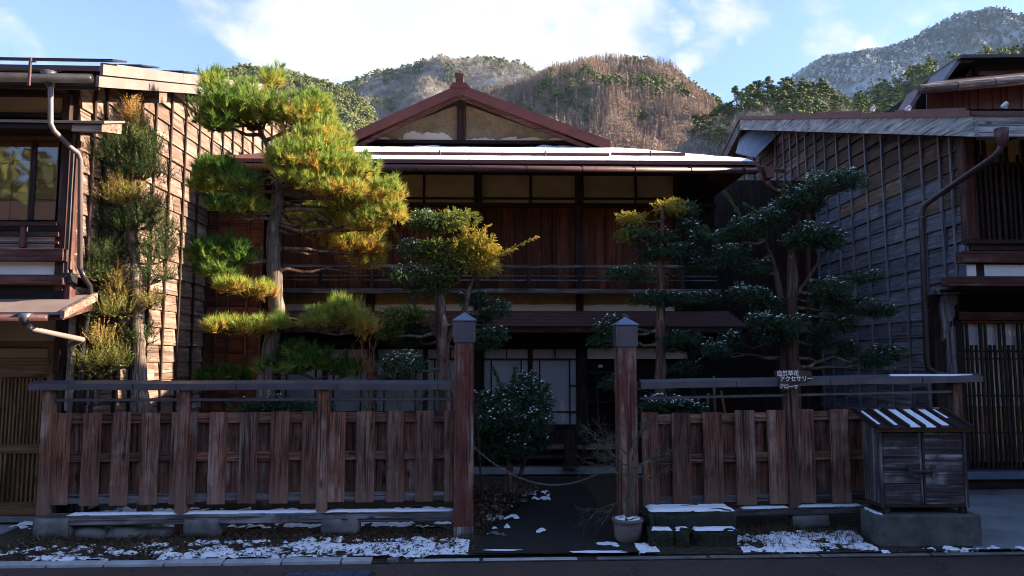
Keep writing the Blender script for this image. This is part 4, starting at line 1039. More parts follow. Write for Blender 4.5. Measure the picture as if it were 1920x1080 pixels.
    for (px, py, o_) in ((1438, 338, -1.23), (1441, 350, -1.2), (1452, 357, -1.1), (1480, 366, -.95), (1508, 378, -.85), (1516, 395, -.8), (1517, 780, -.8)):
        s_, z_ = MH.hit(px, py, o_); P.append((s_, o_, z_))
    MB().tube(P, .034, 12).build('downpipe', 'metal_brown', mh, smooth=True)
    # snow guards
    sl = (zgb-zE)/(GI-EY)
    for (p0, p1, f_) in ((1148, 1288, .24), (660, 1142, .17)):
        a_, b_ = MH.hit(p0, 290, EY+.3)[0], MH.hit(p1, 290, EY+.3)[0]; y_ = EY+f_*1.6
        z_ = zE+(y_-EY)*sl
        g_ = box('snow_guard', 'metal_red', mh, a_, b_, y_, y_+.02, z_+.035, z_+.075, .003)
        for p in (825, 1022, 1222):
            if p0 < p < p1: s_ = MH.hit(p, 290, EY+.3)[0]; box('bracket', 'metal_dark', g_, s_-.01, s_+.01, y_-.006, y_-.001, z_+.0, z_+.10, .002)
    # snow sheet over front roof (right of the pine)
    nx, ny = 420, 26; V = []; Fs = []; xs0 = MH.hit(600, 290, EY)[0]
    for j in range(ny+1):
        v = j/ny; y = EY+.015+(GI-EY-.04)*v; z = zE+(y-EY)*sl
        xl, xr = max(xs0, xE0+(gx0-xE0)*v+.03), xE1+(gx1-xE1)*v-.02
        for i in range(nx+1):
            u = i/nx; x = xl+(xr-xl)*u
            nn = noise.noise((x*1.3, y*5, 2))+.5*noise.noise((x*5, y*16, 7))
            h = .030+.010*nn
            if v > .82: h -= .06*max(0, (v-.82)/.18)*(nn+.35)*1.6
            h -= .012*math.exp(-((((x+50) % .455)-.22)/.022)**2)*(.6+nn*.5)
            if j == 0 or i in (0, nx) or j == ny: h = -.002
            V.append((x, y+(.012*nn if j == 0 else 0), z+h))
    for j in range(ny):
        for i in range(nx): a_ = j*(nx+1)+i; Fs.append((a_, a_+1, a_+nx+2, a_+nx+1))
    MB().add(V, Fs).build('snow', 'snow', mh, smooth=True)
mroof()

# ================================================================== STREET OBJECTS
# wooden cabinet on its concrete plinth
cab_x, cab_y = FF.hit(1731, 950, -.55)[0], None
BX = Frame((at(1731, 950, 6.64).x, 6.64), .8)
pl = BX.empty('concrete_plinth', label='low concrete slab carrying the snow topped wooden bin', cat='plinth')
a, b, z0, z1 = BX.rect(1650, 1842, 966, 1010, -.05)
o = box('slab', 'old_concrete', pl, a, b, -.05, .31, -.02, z1, .014); HS = z1
snow_slab(pl, a+.01, a+.05, -.03, .28, z1, .012, .03)
bn = BX.empty('storage_bin', label='weathered wooden bin with double doors and snowy battened lid at right', cat='bin')
x0, x1_, zb0, zb1 = BX.rect(1651, 1812, 806, 952, 0)
dp = .29
for sx in (x0+.02, x1_-.06):
    for sy in (.0, dp-.05): box('leg', 'dark_wood_z', bn, sx, sx+.05, sy+.005, sy+.055, HS-.002, zb0+.01, .003)
box('bottom_frame', 'dark_wood_x', bn, x0-.005, x1_+.005, .0, dp, zb0, zb0+.03)
zbk = zb1+.055
MB().prism([(0.012, zb0+.03), (dp, zb0+.03), (dp, zbk), (0.012, zb1)], x0, x0+.02, 'x').build('side_panel', 'bin_wood_z', bn)
MB().prism([(0.012, zb0+.03), (dp, zb0+.03), (dp, zbk), (0.012, zb1)], x1_-.02, x1_, 'x').build('side_panel', 'bin_wood_z', bn)
box('back_panel', 'bin_wood_x', bn, x0+.02, x1_-.02, dp-.02, dp, zb0+.03, zbk-.02)
box('corner_trim', 'bin_wood_z', bn, x0-.006, x0+.022, -.008, .012, zb0+.0, zb1, .003)
box('corner_trim', 'bin_wood_z', bn, x1_-.022, x1_+.006, -.008, .012, zb0+.0, zb1, .003)
xm = (x0+x1_)/2-.01; H = zb1-zb0-.05
for k, (p, q) in enumerate(((x0+.024, xm-.003), (xm+.003, x1_-.024))):
    d = box('door', 'dark_wood_x', bn, p, q, .012, .02, zb0+.03, zb1-.02, .002); yy = zb0+.03
    fr_ = (.28, .27, .25, .20) if k == 0 else (.26, .44, .0, .30)
    for j, f_ in enumerate(fr_):
        if f_ == 0: continue
        h = H*f_; box('board', 'storage' if False else ('pale_board_x' if False else 'bin_wood_x'), d, p+.003, q-.003, -.001, .011, yy+.0015, yy+h-.0015, .003).parent = d
        yy += h
for xx in (xm-.024, xm+.004): box('stile', 'bin_wood_z', bn, xx, xx+.02, -.007, -.0015, zb0+.03, zb1-.02, .002)
zl_ = zb0+(zb1-zb0)*.47
box('latch_bar', 'bin_wood_x', bn, xm-.10, xm+.11, -.032, -.018, zl_-.012, zl_+.012, .003)
for xx in (xm-.13, xm+.07): box('latch_keeper', 'bin_wood_z', bn, xx, xx+.03, -.045, -.008, zl_-.055, zl_+.055, .004)
box('name_plate', 'dark_wood_x', bn, x1_-.19, x1_-.06, -.006, .0, zb1-.085, zb1-.045, .002)
# lid
def lid():
    y0_, y1_ = -.07, dp+.08; za = zb1+.005; sl = .30; zz = lambda y: za+(y-y0_)*sl
    lx0, lx1 = x0-.06, x1_+.05
    l = MB().prism([(y0_, za), (y1_, zz(y1_)), (y1_, zz(y1_)+.018), (y0_, za+.018)], lx0, lx1, 'x').build('lid', 'dark_wood_x', bn)
    n = 7; sp = (lx1-lx0-.04)/(n-1)
    for i in range(n):
        xx = lx0+.005+i*sp
        MB().prism([(y0_-.005, za+.019), (y1_, zz(y1_)+.019), (y1_, zz(y1_)+.043), (y0_-.005, za+.043)], xx, xx+.020, 'x').build('batten', 'dark_wood_x', l)
        if i < n-1 and i != 0:
            f0 = (.02, .15, .02, .02, .12, .5)[i]; f1 = .95; w0 = (.95, .7, 1, 1, 1, .6)[i]
            c0, c1 = xx+.024, xx+.024+(sp-.028)*w0
            snow_slab(l, c0, c1, y0_+(y1_-y0_)*f0, y0_+(y1_-y0_)*f1, zz(y0_+(y1_-y0_)*f0)+.018, .014, .02, slope=sl, seed=i*7)
    snow_slab(l, lx0+.05, lx0+.09, y0_+.08, y1_-.05, zz(y0_+.08)+.018, .012, .018, slope=sl, seed=3)
    box('front_lip', 'honey_wood_x', l, lx0+.03, lx1-.01, y0_+.03, y0_+.045, za-.018, za+.006, .002)
lid()
# mossy stone steps with snow
def rock(name, m, parent, x0, x1, y0, y1, z0, z1, amp=.012, seed=0, n=3):
    import bmesh
    bm = bmesh.new(); bmesh.ops.create_cube(bm, size=1); bmesh.ops.bevel(bm, geom=bm.edges[:], offset=.06, segments=2, affect='EDGES')
    bmesh.ops.subdivide_edges(bm, edges=bm.edges[:], cuts=n, use_grid_fill=True)
    for v in bm.verts:
        p = Vector((v.co.x*(x1-x0), v.co.y*(y1-y0), v.co.z*(z1-z0))); q = p*8+Vector((seed, seed*2, 0))
        v.co = p+Vector((noise.noise(q), noise.noise(q+Vector((9, 0, 0))), noise.noise(q+Vector((0, 9, 0)))))*amp*1.6+Vector((noise.noise(q*3), noise.noise(q*3.1), noise.noise(q*2.9)))*amp*.6
    me = bpy.data.meshes.new(name); bm.to_mesh(me); bm.free(); me.polygons.foreach_set('use_smooth', [True]*len(me.polygons))
    return link(name, me, m, parent, ((x0+x1)/2, (y0+y1)/2, (z0+z1)/2))
SF = Frame((at(1300, 980, 6.68).x, 6.68), 2.5)
stp = SF.empty('stone_step', label='mossy two tier stone block with thick snow on top beside the flower pot', cat='step')
a, b, z0, z1 = SF.rect(1219, 1384, 959, 992, .0)
rock('upper_block', 'dark_rock', stp, a, b, .02, .27, -.02, z1, .022, 3, 4)
cuts = [(1219, 1263), (1265, 1296), (1298, 1384)]
for i, (p, q) in enumerate(cuts):
    c, d, e, f_ = SF.rect(p, q, 993, 1020, -.09); rock('lower_block', 'mossy_stone', stp, c, d, -.11, .03, -.05, f_, .018, 11+i, 4)
    snow_slab(stp, c+.012, d-.012, -.10, -.01, f_-.003, .022, .016, ragged=1.2, seed=i*5)
snow_slab(stp, a+.01, b-.02, .02, .26, z1-.002, .030, .018, ragged=1.2, seed=2)
# pot with a bare tree
PT = at(1177, 1005, 6.55); pot = empty('potted_tree', (at(1177, 985, 6.76).x, 6.76, .0), 0, label='bare twisted little tree in a round clay pot dusted with snow', cat='potted plant')
pr_ = [(0, .0), (.095, .0), (.115, .03), (.125, .13), (.125, .165), (.138, .17), (.138, .198), (.120, .198), (.118, .175), (0, .175)]
def lathe(pr, n=28, cx=0, cy=0, cz=0, wob=0):
    mb = MB(); V = []; Fs = []
    for r_, z_ in pr:
        for k in range(n): w = 2*math.pi*k/n; V.append((cx+r_*math.cos(w), cy+r_*math.sin(w), cz+z_))
    for i in range(len(pr)-1):
        for k in range(n): Fs.append((i*n+k, i*n+(k+1) % n, (i+1)*n+(k+1) % n, (i+1)*n+k))
    return mb.add(V, Fs)
lathe(pr_[1:]).build('pot', 'pot_clay', pot, smooth=True)
lathe([(.001, .2), (.05, .202), (.09, .196), (.117, .18)]).build('potting_soil', 'soil', pot)
V = []; Fs = []; n = 30
for j in range(10):
    for k in range(n):
        w = 2*math.pi*k/n; r_ = .122*j/9; nn = noise.noise((r_*math.cos(w)*28, r_*math.sin(w)*28, 5))
        V.append((r_*math.cos(w), r_*math.sin(w), .203-.02*(j/9)**2+.02*nn+.004))
for j in range(9):
    for k in range(n): Fs.append((j*n+k, j*n+(k+1) % n, (j+1)*n+(k+1) % n, (j+1)*n+k))
MB().add(V, Fs).build('snow', 'snow', pot, smooth=True)
def twigs(mb, p, d, L, r, depth, spread=.6, up=.1, rnd=random):
    n = 4; pts = [p]; q = p
    for i in range(n):
        d = (d+Vector((rnd.uniform(-1, 1), rnd.uniform(-1, 1), rnd.uniform(-1, 1)+up))*.28).normalized(); q = q+d*(L/n); pts.append(q)
    mb.tube(pts, [r*(1-.5*i/n) for i in range(n+1)], 5 if r > .004 else 3, cap=False)
    if depth > 0:
        for i in range(1, n+1):
            for _ in range(1 if i < n else 2):
                dd = (d+Vector((rnd.uniform(-1, 1), rnd.uniform(-1, 1), rnd.uniform(-.8, .9)))*spread).normalized()
                twigs(mb, pts[i], dd, L*rnd.uniform(.5, .75), r*.55, depth-1, spread, up, rnd)
tk = MB(); tk.tube([(0.01, 0, .19), (.0, .0, .28), (.03, 0, .38), (.05, 0, .46), (.03, 0, .55), (.045, 0, .63), (.03, .0, .72), (.05, 0, .80)], [.034, .026, .024, .027, .02, .018, .015, .008], 9)
tk.build('trunk', 'bark_z', pot, smooth=True)
tw = MB(); rr = random.Random(5)
for (p, d, L) in (((.045, 0, .63), (-1, -.1, .25), .36), ((.045, 0, .63), (1, 0, .05), .26), ((.03, 0, .55), (-1, .3, .0), .28), ((.02, 0, .36), (-1, -.2, -.2), .28), ((.03, .0, .72), (-.7, 0, .9), .26), ((.05, 0, .80), (.5, .1, .8), .2), ((.03, 0, .55), (.8, -.2, .3), .22)):
    twigs(tw, Vector(p), Vector(d).normalized(), L, .0075, 3, .8, -.05, rr)
tw.build('twigs', 'moss_bark_z', pot)
# chain across the gateway
pA, pB = at(888, 838, 7.0), at(1161, 862, 7.1)
ch = MB(); P = []
for i in range(25):
    t = i/24; p = pA.lerp(pB, t); p.z -= .285*4*t*(1-t); P.append(p)
n_ch = 80; cr_ = MB()
def pt(t):
    f_ = t*24; i = min(23, int(f_)); return P[i].lerp(P[i+1], f_-i)
chain = empty('chain', pA, 0, label='drooping pale chain hung across the gateway from the left post', cat='chain')
link_me = None
for i in range(n_ch):
    p, q = pt(i/n_ch), pt((i+.9)/n_ch); d = (q-p).normalized()
    if link_me is None:
        m_ = MB(); Q = []
        for k in range(9): w = 2*math.pi*k/8; Q.append((math.cos(w)*.5*(q-p).length*1.3, math.sin(w)*.007, 0))
        m_.tube(Q, .0025, 4, cap=False); o = m_.build('link', 'rope', chain); link_me = o.data
    else: o = link('link', link_me, None, chain)
    o.location = p-pA; o.rotation_euler = d.to_track_quat('X', 'Z').to_euler(); o.rotation_euler.x = (i % 2)*1.57
# leaning stake by the left gate post
o = MB().tube([at(903, 925, 7.15), at(893, 760, 7.2)], .010, 6).build('leaning_stake', 'dark_wood_z'); tag(o, 'thin dark stake leaning behind the left gate post', 'stake')
# bamboo stakes behind the right fence
for i, (a_, b_, c_, d_) in enumerate(((1326, 778, 1328, 737), (1341, 778, 1338, 705), (1360, 778, 1352, 733))):
    o = MB().tube([at(a_, 960, 7.6), at(a_, b_, 7.6), at(c_, d_, 7.6)], .013, 6).build('wooden_stake', 'honey_wood_z')
    tag(o, ['leftmost of three short stakes behind right fence', 'tallest of three short stakes behind right fence', 'rightmost slanted one of three stakes behind right fence'][i], 'stake', 'stakes behind the right fence')
# sign on the fence
SG = Frame((FF.o+FF.u*FF.hit(1486, 715, -.12)[0]+FF.n*-.10)[:2], 3.4)
sg = SG.empty('shop_sign', label='small dark hand lettered Japanese sign board on the right fence rail', cat='sign')
out = [(1452, 697), (1460, 694), (1497, 693), (1520, 696), (1524, 706), (1520, 714), (1500, 717), (1496, 722), (1494, 728), (1478, 731), (1463, 730), (1462, 722), (1464, 714), (1455, 707)]
P = [SG.hit(px, py, 0) for px, py in out]
MB().prism(P[::-1], 0, .018).build('board', 'dull_brown_wood_x', sg)
def text(body, px, py, size_px, parent, gap=1.0, rot=0):
    cu = bpy.data.curves.new('lettering', 'FONT'); cu.body = body; cu.size = size_px/1400*6.9; cu.extrude = .0008; cu.offset = .0011; cu.space_character = gap
    o = bpy.data.objects.new('lettering', cu); C.objects.link(o); o.parent = parent
    s_, z_ = SG.hit(px, py, -.003); o.location = (s_, -.0035, z_); o.rotation_euler = (R(90), R(rot), 0); cu.materials.append(MATS['paint_white'])
    bpy.context.view_layer.update(); dg = bpy.context.evaluated_depsgraph_get(); me = bpy.data.meshes.new_from_object(o.evaluated_get(dg))
    n = bpy.data.objects.new('writing', me); C.objects.link(n); n.parent = parent; n.location = o.location; n.rotation_euler = o.rotation_euler
    bpy.data.objects.remove(o); return n
text('自然草花', 1456.5, 704.2, 10.8, sg, 1.0, -1)
text('アクセサリー', 1461.5, 714.6, 11.2, sg, .92, -1)
text('クローマ', 1461, 727.2, 9.6, sg, .88, 3)

# small post with lamp between pipes etc: bracket of the meter at left house
# ================================================================== FOLIAGE
def unit(a): return a/np.maximum(np.linalg.norm(a, axis=-1, keepdims=True), 1e-9)
def tufts(cen, dirs, nb, length, spread, width, tint, tj=.06):
    n = len(cen); d = unit(dirs[:, None, :]+rng.normal(0, spread, (n, nb, 3)))
    L = length[:, None]*rng.uniform(.75, 1.1, (n, nb)); w = unit(np.cross(d, rng.normal(0, 1, (n, nb, 3))))*width*.5
    b = cen[:, None, :]+dirs[:, None, :]*rng.uniform(-.3, .25, (n, nb, 1))*length[:, None, None]
    V = np.stack([b-w, b+w, b+d*L[..., None]], 2).reshape(-1, 3); Fc = np.arange(len(V)).reshape(-1, 3)
    T = np.repeat(np.clip(tint[:, None]+rng.normal(0, tj, (n, nb)), 0, 1).ravel(), 3)
    return V, Fc, T
def sprays(cen, dirs, nl, length, lw, ll, tint, tj=.05, droop=0.0):
    """short leafy twigs: leaves in two ranks along a twig direction"""
    n = len(cen); t = np.linspace(.0, 1, nl)[None, :, None]
    side = unit(np.cross(dirs, rng.normal(0, 1, (n, 3))+np.array([0, 0, 1.5])))
    p = cen[:, None, :]+dirs[:, None, :]*t*length[:, None, None]
    p[..., 2] -= droop*(t[..., 0]**2)*length[:, None]
    sg_ = np.where(np.arange(nl) % 2 == 0, 1, -1)[None, :, None]
    ld = unit(side[:, None, :]*sg_+dirs[:, None, :]*.8+rng.normal(0, .25, (n, nl, 3)))
    w = unit(np.cross(ld, rng.normal(0, .5, (n, nl, 3))+np.array([0, 0, 1.])))*lw*.5
    w = unit(np.cross(np.cross(ld, w), ld))*0+w
    L = ll*rng.uniform(.7, 1.2, (n, nl, 1))*(1.1-.5*t)
    a = p-w*.6; b = p+w*.6; m1 = p+ld*L*.55+w; m2 = p+ld*L*.55-w; e = p+ld*L
    V = np.stack([a, b, m1, e, m2], 2).reshape(-1, 3); k = np.arange(n*nl)*5
    Fc = np.concatenate([np.stack([k, k+1, k+2], 1), np.stack([k, k+2, k+4], 1), np.stack([k+4, k+2, k+3], 1)])
    T = np.repeat(np.clip(tint[:, None]+rng.normal(0, tj, (n, nl)), 0, 1).ravel(), 5)
    return V, Fc, T
def pad_points(c, rx, ry, rz, n, lumps=7, flat=.35, fill=.45):
    """points spread over clustered lumps making up one pruned pad; returns point and outward direction"""
    lc = unit(rng.normal(0, 1, (lumps, 3)))*rng.uniform(.25, .8, (lumps, 1)); lc[:, 2] *= .75
    lr = rng.uniform(.34, .55, lumps); lc[0] = 0; lr[0] = .62
    k = rng.choice(lumps, n, p=lr**2/np.sum(lr**2)); d = unit(rng.normal(0, 1, (n, 3))+np.array([0, -.15, .15]))
    r_ = rng.uniform(fill, 1, n)**.5; q = lc[k]+d*(lr[k]*r_)[:, None]
    q[:, 2] = np.where(q[:, 2] < 0, q[:, 2]*flat, q[:, 2])
    P = q*np.array([rx, ry, rz]); od = unit(q/np.array([1, 1, .8])+d*.5)
    return P+np.array(c), od, q[:, 2]
def limb(mb, a, b, r0, r1, sag=0, wob=.05, n=7, seed=0):
    a, b = Vector(a), Vector(b); pts = []; L = (b-a).length
    for i in range(n+1):
        t = i/n; p = a.lerp(b, t); w = wob*L*math.sin(math.pi*t)
        p += Vector((noise.noise((t*2.3+seed, 1, 0)), noise.noise((t*2.3+seed, 5, 0)), noise.noise((t*2.3+seed, 9, 0))))*w*2+Vector((0, 0, -sag*4*t*(1-t)))
        pts.append(p)
    pts[0] = a; mb.tube(pts, [r0+(r1-r0)*i/n for i in range(n+1)], 7, cap=False); return pts
def join(parts):
    V = []; Fc = []; T = []; o = 0
    for v, f_, t in parts: V.append(v); Fc.append(f_+o); T.append(t); o += len(v)
    return np.concatenate(V), np.concatenate(Fc), np.concatenate(T)
def snow_bits(P, size, tilt=.35):
    """small caps of snow resting on leaf sprays"""
    n = len(P); k = 6; w = np.linspace(0, 2*np.pi, k, endpoint=False)[None, :]; s_ = size[:, None]*rng.uniform(.6, 1.3, (n, k))
    el = rng.uniform(.28, .6, (n, 1)); ph = rng.uniform(0, 3.14, (n, 1))
    x, y = np.cos(w)*s_, np.sin(w)*s_*el; X = x*np.cos(ph)-y*np.sin(ph); Y = x*np.sin(ph)+y*np.cos(ph)
    nx, ny = rng.normal(0, tilt, (n, 1)), rng.normal(-.15, tilt, (n, 1)); Z = X*nx+Y*ny
    ring = np.stack([X, Y, Z-size[:, None]*.35], 2)+P[:, None, :]; top = P[:, None, :]+np.array([0, 0, 1])*size[:, None, None]*.25
    V = np.concatenate([ring, top], 1).reshape(-1, 3); b = np.arange(n)[:, None]*(k+1)
    Fc = np.concatenate([np.stack([b[:, 0]+i, b[:, 0]+(i+1) % k, b[:, 0]+k], 1) for i in range(k)])
    return V, Fc
def tree(name, label, cat, base, trunk_px, trunk_r, Yt, pads, style, barkm, group=None, dens=1.0, snow=0, limbs=True, extra=None):
    """trunk_px: [(px,py,dY)], pads: (px,py,rx,ry,dY,tint[,snow])"""
    t = empty(name, (base[0], base[1], 0), 0, label=label, cat=cat, group=group); org = Vector((base[0], base[1], 0))
    mb = MB(); TP = []
    for (chain_, rad) in zip(trunk_px, trunk_r):
        pts = [at(px, py, Yt+dy)-org for px, py, dy in chain_]
        fine = []; fr_ = []
        for i in range(len(pts)-1):
            for s_ in range(5):
                u = s_/5; p = pts[i].lerp(pts[i+1], u); fine.append(p+Vector((noise.noise(p*4), noise.noise(p*4+Vector((5, 0, 0))), 0))*rad[i]*.5); fr_.append((rad[i]+(rad[i+1]-rad[i])*u)*(1+.18*noise.noise(p*9)))
        fine.append(pts[-1]); fr_.append(rad[-1]); mb.tube(fine, fr_, 12); TP += fine
    mb.build('trunk', barkm, t, smooth=True)
    br = MB()
    for i, pd in enumerate(pads):  # pad tint carries sun and shade: golden where lit, dark where shaded
        px, py, rx, ry, dy, tint = pd[:6]; Y = Yt+dy; c = at(px, py, Y); k = Y/F; GF = {'pine': (1.12, 1.38), 'yew': (1.10, 1.30), 'cedar': (1.15, 1.25)}[style]; RX, RZ = rx*k*GF[0], ry*k*GF[1]; RY = max(RX*(1.5 if style == 'cedar' else .85), RZ*.8)
        cl = c-org
        if limbs:
            # limb leaves the trunk below the pad
            cand = [p for p in TP if p.z < cl.z+.05] or TP; q = min(cand, key=lambda p: (p-cl).length+max(0, p.z-cl.z)*2)
            e = cl+Vector((0, 0, -RZ*.25))
            b1_ = MB(); pts = limb(b1_, q, e, .024 if style != 'cedar' else .014, .008, .02, .09, seed=i*3.7)
            for j in range(5):
                ee = cl+Vector((random.uniform(-.7, .7)*RX, random.uniform(-.6, .6)*RY, random.uniform(-.2, .3)*RZ)); limb(b1_, pts[-2-j % 3], ee, .010, .004, 0, .1, 4, seed=i+j*2.2)
            b1_.build('branch', 'red_bark_z' if style != 'yew' else 'moss_bark_z', t, smooth=True)
        area = RX*RZ*3.14
        parts = []
        if style == 'pine':
            n = int(area*560*dens)+26
            P, od, h = pad_points((cl.x, cl.y, cl.z), RX*.95, RY, RZ*.9, n, 9, .6, .35)
            up = unit(od*.55+np.array([0, -.05, .75])+rng.normal(0, .25, (n, 3)))
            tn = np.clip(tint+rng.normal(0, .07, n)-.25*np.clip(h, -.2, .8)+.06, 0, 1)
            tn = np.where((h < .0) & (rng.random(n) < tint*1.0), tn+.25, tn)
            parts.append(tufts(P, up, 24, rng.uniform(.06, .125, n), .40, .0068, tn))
        elif style == 'yew':
            n = int(area*2300*dens)+60
            P, od, h = pad_points((cl.x, cl.y, cl.z), RX*.95, RY*.9, RZ*.92, n, 10, .5, .4)
            dr = unit(od+np.array([0, -.1, .05])+rng.normal(0, .35, (n, 3)))
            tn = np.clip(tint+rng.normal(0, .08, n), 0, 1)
            parts.append(sprays(P, dr, 12, rng.uniform(.045, .085, n), .0085, .026, tn, droop=.15))
        elif style == 'cedar':
            n = int(area*1250*dens)+30
            P, od, h = pad_points((cl.x, cl.y, cl.z), RX*.9, RY*.9, RZ*.9, n, 9, .8, .2)
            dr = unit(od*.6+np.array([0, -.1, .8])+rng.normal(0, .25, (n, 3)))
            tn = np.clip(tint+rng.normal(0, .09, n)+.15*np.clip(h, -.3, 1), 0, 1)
            parts.append(sprays(P, dr, 18, rng.uniform(.10, .20, n), .0065, .026, tn))
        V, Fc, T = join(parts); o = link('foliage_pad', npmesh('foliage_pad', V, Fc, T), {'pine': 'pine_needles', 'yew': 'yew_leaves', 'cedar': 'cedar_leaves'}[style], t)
        o['kind'] = 'stuff' if False else o.get('kind', 'thing')
        del o['kind']
        sn = pd[6] if len(pd) > 6 else snow
        if sn:
            sel = np.where((od[:, 2] > .2) & (h > .12))[0]
            sel = sel[rng.random(len(sel)) < sn*np.clip(h[sel]*1.9, .1, 1)]
            if len(sel) > 3:
                S = P[sel]+dr[sel]*rng.uniform(.02, .06, (len(sel), 1))+np.array([0, 0, .010]); v, f_ = snow_bits(S, rng.uniform(.012, .023, len(sel)))
                link('snow', npmesh('snow', v, f_), 'snow', o)['kind'] = 'stuff'
    if extra:
        for (a_, b_, tint, L_, m_) in extra:      # long free shoots sticking out of the pads
            p0, p1 = at(*a_)-org, at(*b_)-org; n = 60
            t_ = rng.random(n)**.8; P = np.array([list(p0.lerp(p1, x)) for x in t_])+rng.normal(0, .008, (n, 3))
            d = unit(np.array(list(p1-p0))[None, :]+rng.normal(0, .35*(p1-p0).length, (n, 3)))
            V, Fc, T = sprays(P, d, 10, rng.uniform(.03, .06, n)*L_, .008, .022, np.full(n, tint)); link('shoot', npmesh('shoot', V, Fc, T), m_, t)['kind'] = 'stuff'
            br.tube([p0, p0.lerp(p1, .5), p1], [.008, .006, .003], 5)
    if br.v: br.build('twigs', barkm, t, smooth=True)['kind'] = 'stuff'
    return t
# the big pine
b0 = at(500, 700, 8.0)
tree('pine_tree', 'tall cloud pruned pine with bright sunlit needles and pale scaly trunk', 'pine tree', (b0.x, b0.y),
     [[(492, 960, 0), (497, 740, 0), (505, 680, 0), (513, 630, 0), (521, 575, 0), (515, 520, 0), (513, 465, 0), (512, 420, .02), (520, 385, 0), (524, 350, 0), (512, 300, .05), (485, 240, .1)]],
     [[.115, .10, .092, .086, .080, .080, .078, .066, .055, .045, .04, .02]], 8.0,
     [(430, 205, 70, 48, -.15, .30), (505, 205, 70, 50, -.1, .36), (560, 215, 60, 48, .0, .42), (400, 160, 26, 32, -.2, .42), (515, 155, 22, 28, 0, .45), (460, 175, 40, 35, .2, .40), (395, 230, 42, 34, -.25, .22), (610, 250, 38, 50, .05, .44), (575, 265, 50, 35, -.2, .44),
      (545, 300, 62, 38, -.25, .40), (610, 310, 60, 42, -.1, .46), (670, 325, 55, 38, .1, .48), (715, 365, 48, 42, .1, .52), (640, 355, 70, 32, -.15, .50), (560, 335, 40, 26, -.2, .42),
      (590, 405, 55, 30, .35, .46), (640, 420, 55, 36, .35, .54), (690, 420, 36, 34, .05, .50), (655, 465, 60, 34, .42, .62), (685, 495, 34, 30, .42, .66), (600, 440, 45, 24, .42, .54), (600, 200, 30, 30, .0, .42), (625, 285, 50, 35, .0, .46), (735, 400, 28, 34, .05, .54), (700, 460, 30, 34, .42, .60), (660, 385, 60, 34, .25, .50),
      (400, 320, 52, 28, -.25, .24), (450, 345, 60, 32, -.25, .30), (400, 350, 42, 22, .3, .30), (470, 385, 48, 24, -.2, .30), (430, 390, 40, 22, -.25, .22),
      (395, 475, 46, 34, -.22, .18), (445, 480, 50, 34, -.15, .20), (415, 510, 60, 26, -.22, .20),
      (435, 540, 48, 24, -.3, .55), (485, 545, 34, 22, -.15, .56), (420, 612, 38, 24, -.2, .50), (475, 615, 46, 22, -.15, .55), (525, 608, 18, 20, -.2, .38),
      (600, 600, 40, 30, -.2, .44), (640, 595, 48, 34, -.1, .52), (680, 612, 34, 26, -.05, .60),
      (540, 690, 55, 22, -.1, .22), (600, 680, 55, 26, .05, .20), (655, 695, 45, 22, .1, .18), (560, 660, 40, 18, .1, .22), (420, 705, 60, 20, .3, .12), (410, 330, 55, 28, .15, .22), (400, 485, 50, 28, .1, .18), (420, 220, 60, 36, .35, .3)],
     'pine', 'bark_z')
# cedar next to the left house
b1 = at(262, 770, 7.5)
tree('cedar_tree', 'slender clipped cedar with golden tips before the sunlit plank wall', 'cedar tree', (b1.x, b1.y),
     [[(270, 960, 0), (266, 760, 0), (262, 680, 0), (258, 590, 0), (252, 500, 0), (248, 440, 0), (240, 380, 0), (247, 330, 0), (250, 280, 0), (250, 215, 0)]],
     [[.075, .07, .06, .055, .05, .045, .03, .022, .016, .006]], 7.5,
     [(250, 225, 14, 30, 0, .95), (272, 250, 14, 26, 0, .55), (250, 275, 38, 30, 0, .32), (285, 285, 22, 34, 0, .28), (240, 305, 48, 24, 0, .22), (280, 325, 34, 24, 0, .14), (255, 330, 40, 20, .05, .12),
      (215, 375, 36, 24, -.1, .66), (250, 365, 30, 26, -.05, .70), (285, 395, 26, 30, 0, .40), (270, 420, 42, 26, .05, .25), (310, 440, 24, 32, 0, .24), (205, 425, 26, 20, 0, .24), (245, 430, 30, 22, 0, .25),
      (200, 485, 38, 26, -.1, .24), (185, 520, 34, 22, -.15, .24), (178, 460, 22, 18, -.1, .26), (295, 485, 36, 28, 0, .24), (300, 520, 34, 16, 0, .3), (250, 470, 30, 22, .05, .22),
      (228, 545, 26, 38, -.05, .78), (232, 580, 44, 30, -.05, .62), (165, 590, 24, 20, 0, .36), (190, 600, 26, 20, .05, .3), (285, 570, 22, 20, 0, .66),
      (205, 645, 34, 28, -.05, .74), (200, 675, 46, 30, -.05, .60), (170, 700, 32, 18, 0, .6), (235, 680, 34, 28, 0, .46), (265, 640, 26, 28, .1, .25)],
     'cedar', 'bark_z', dens=1.0)
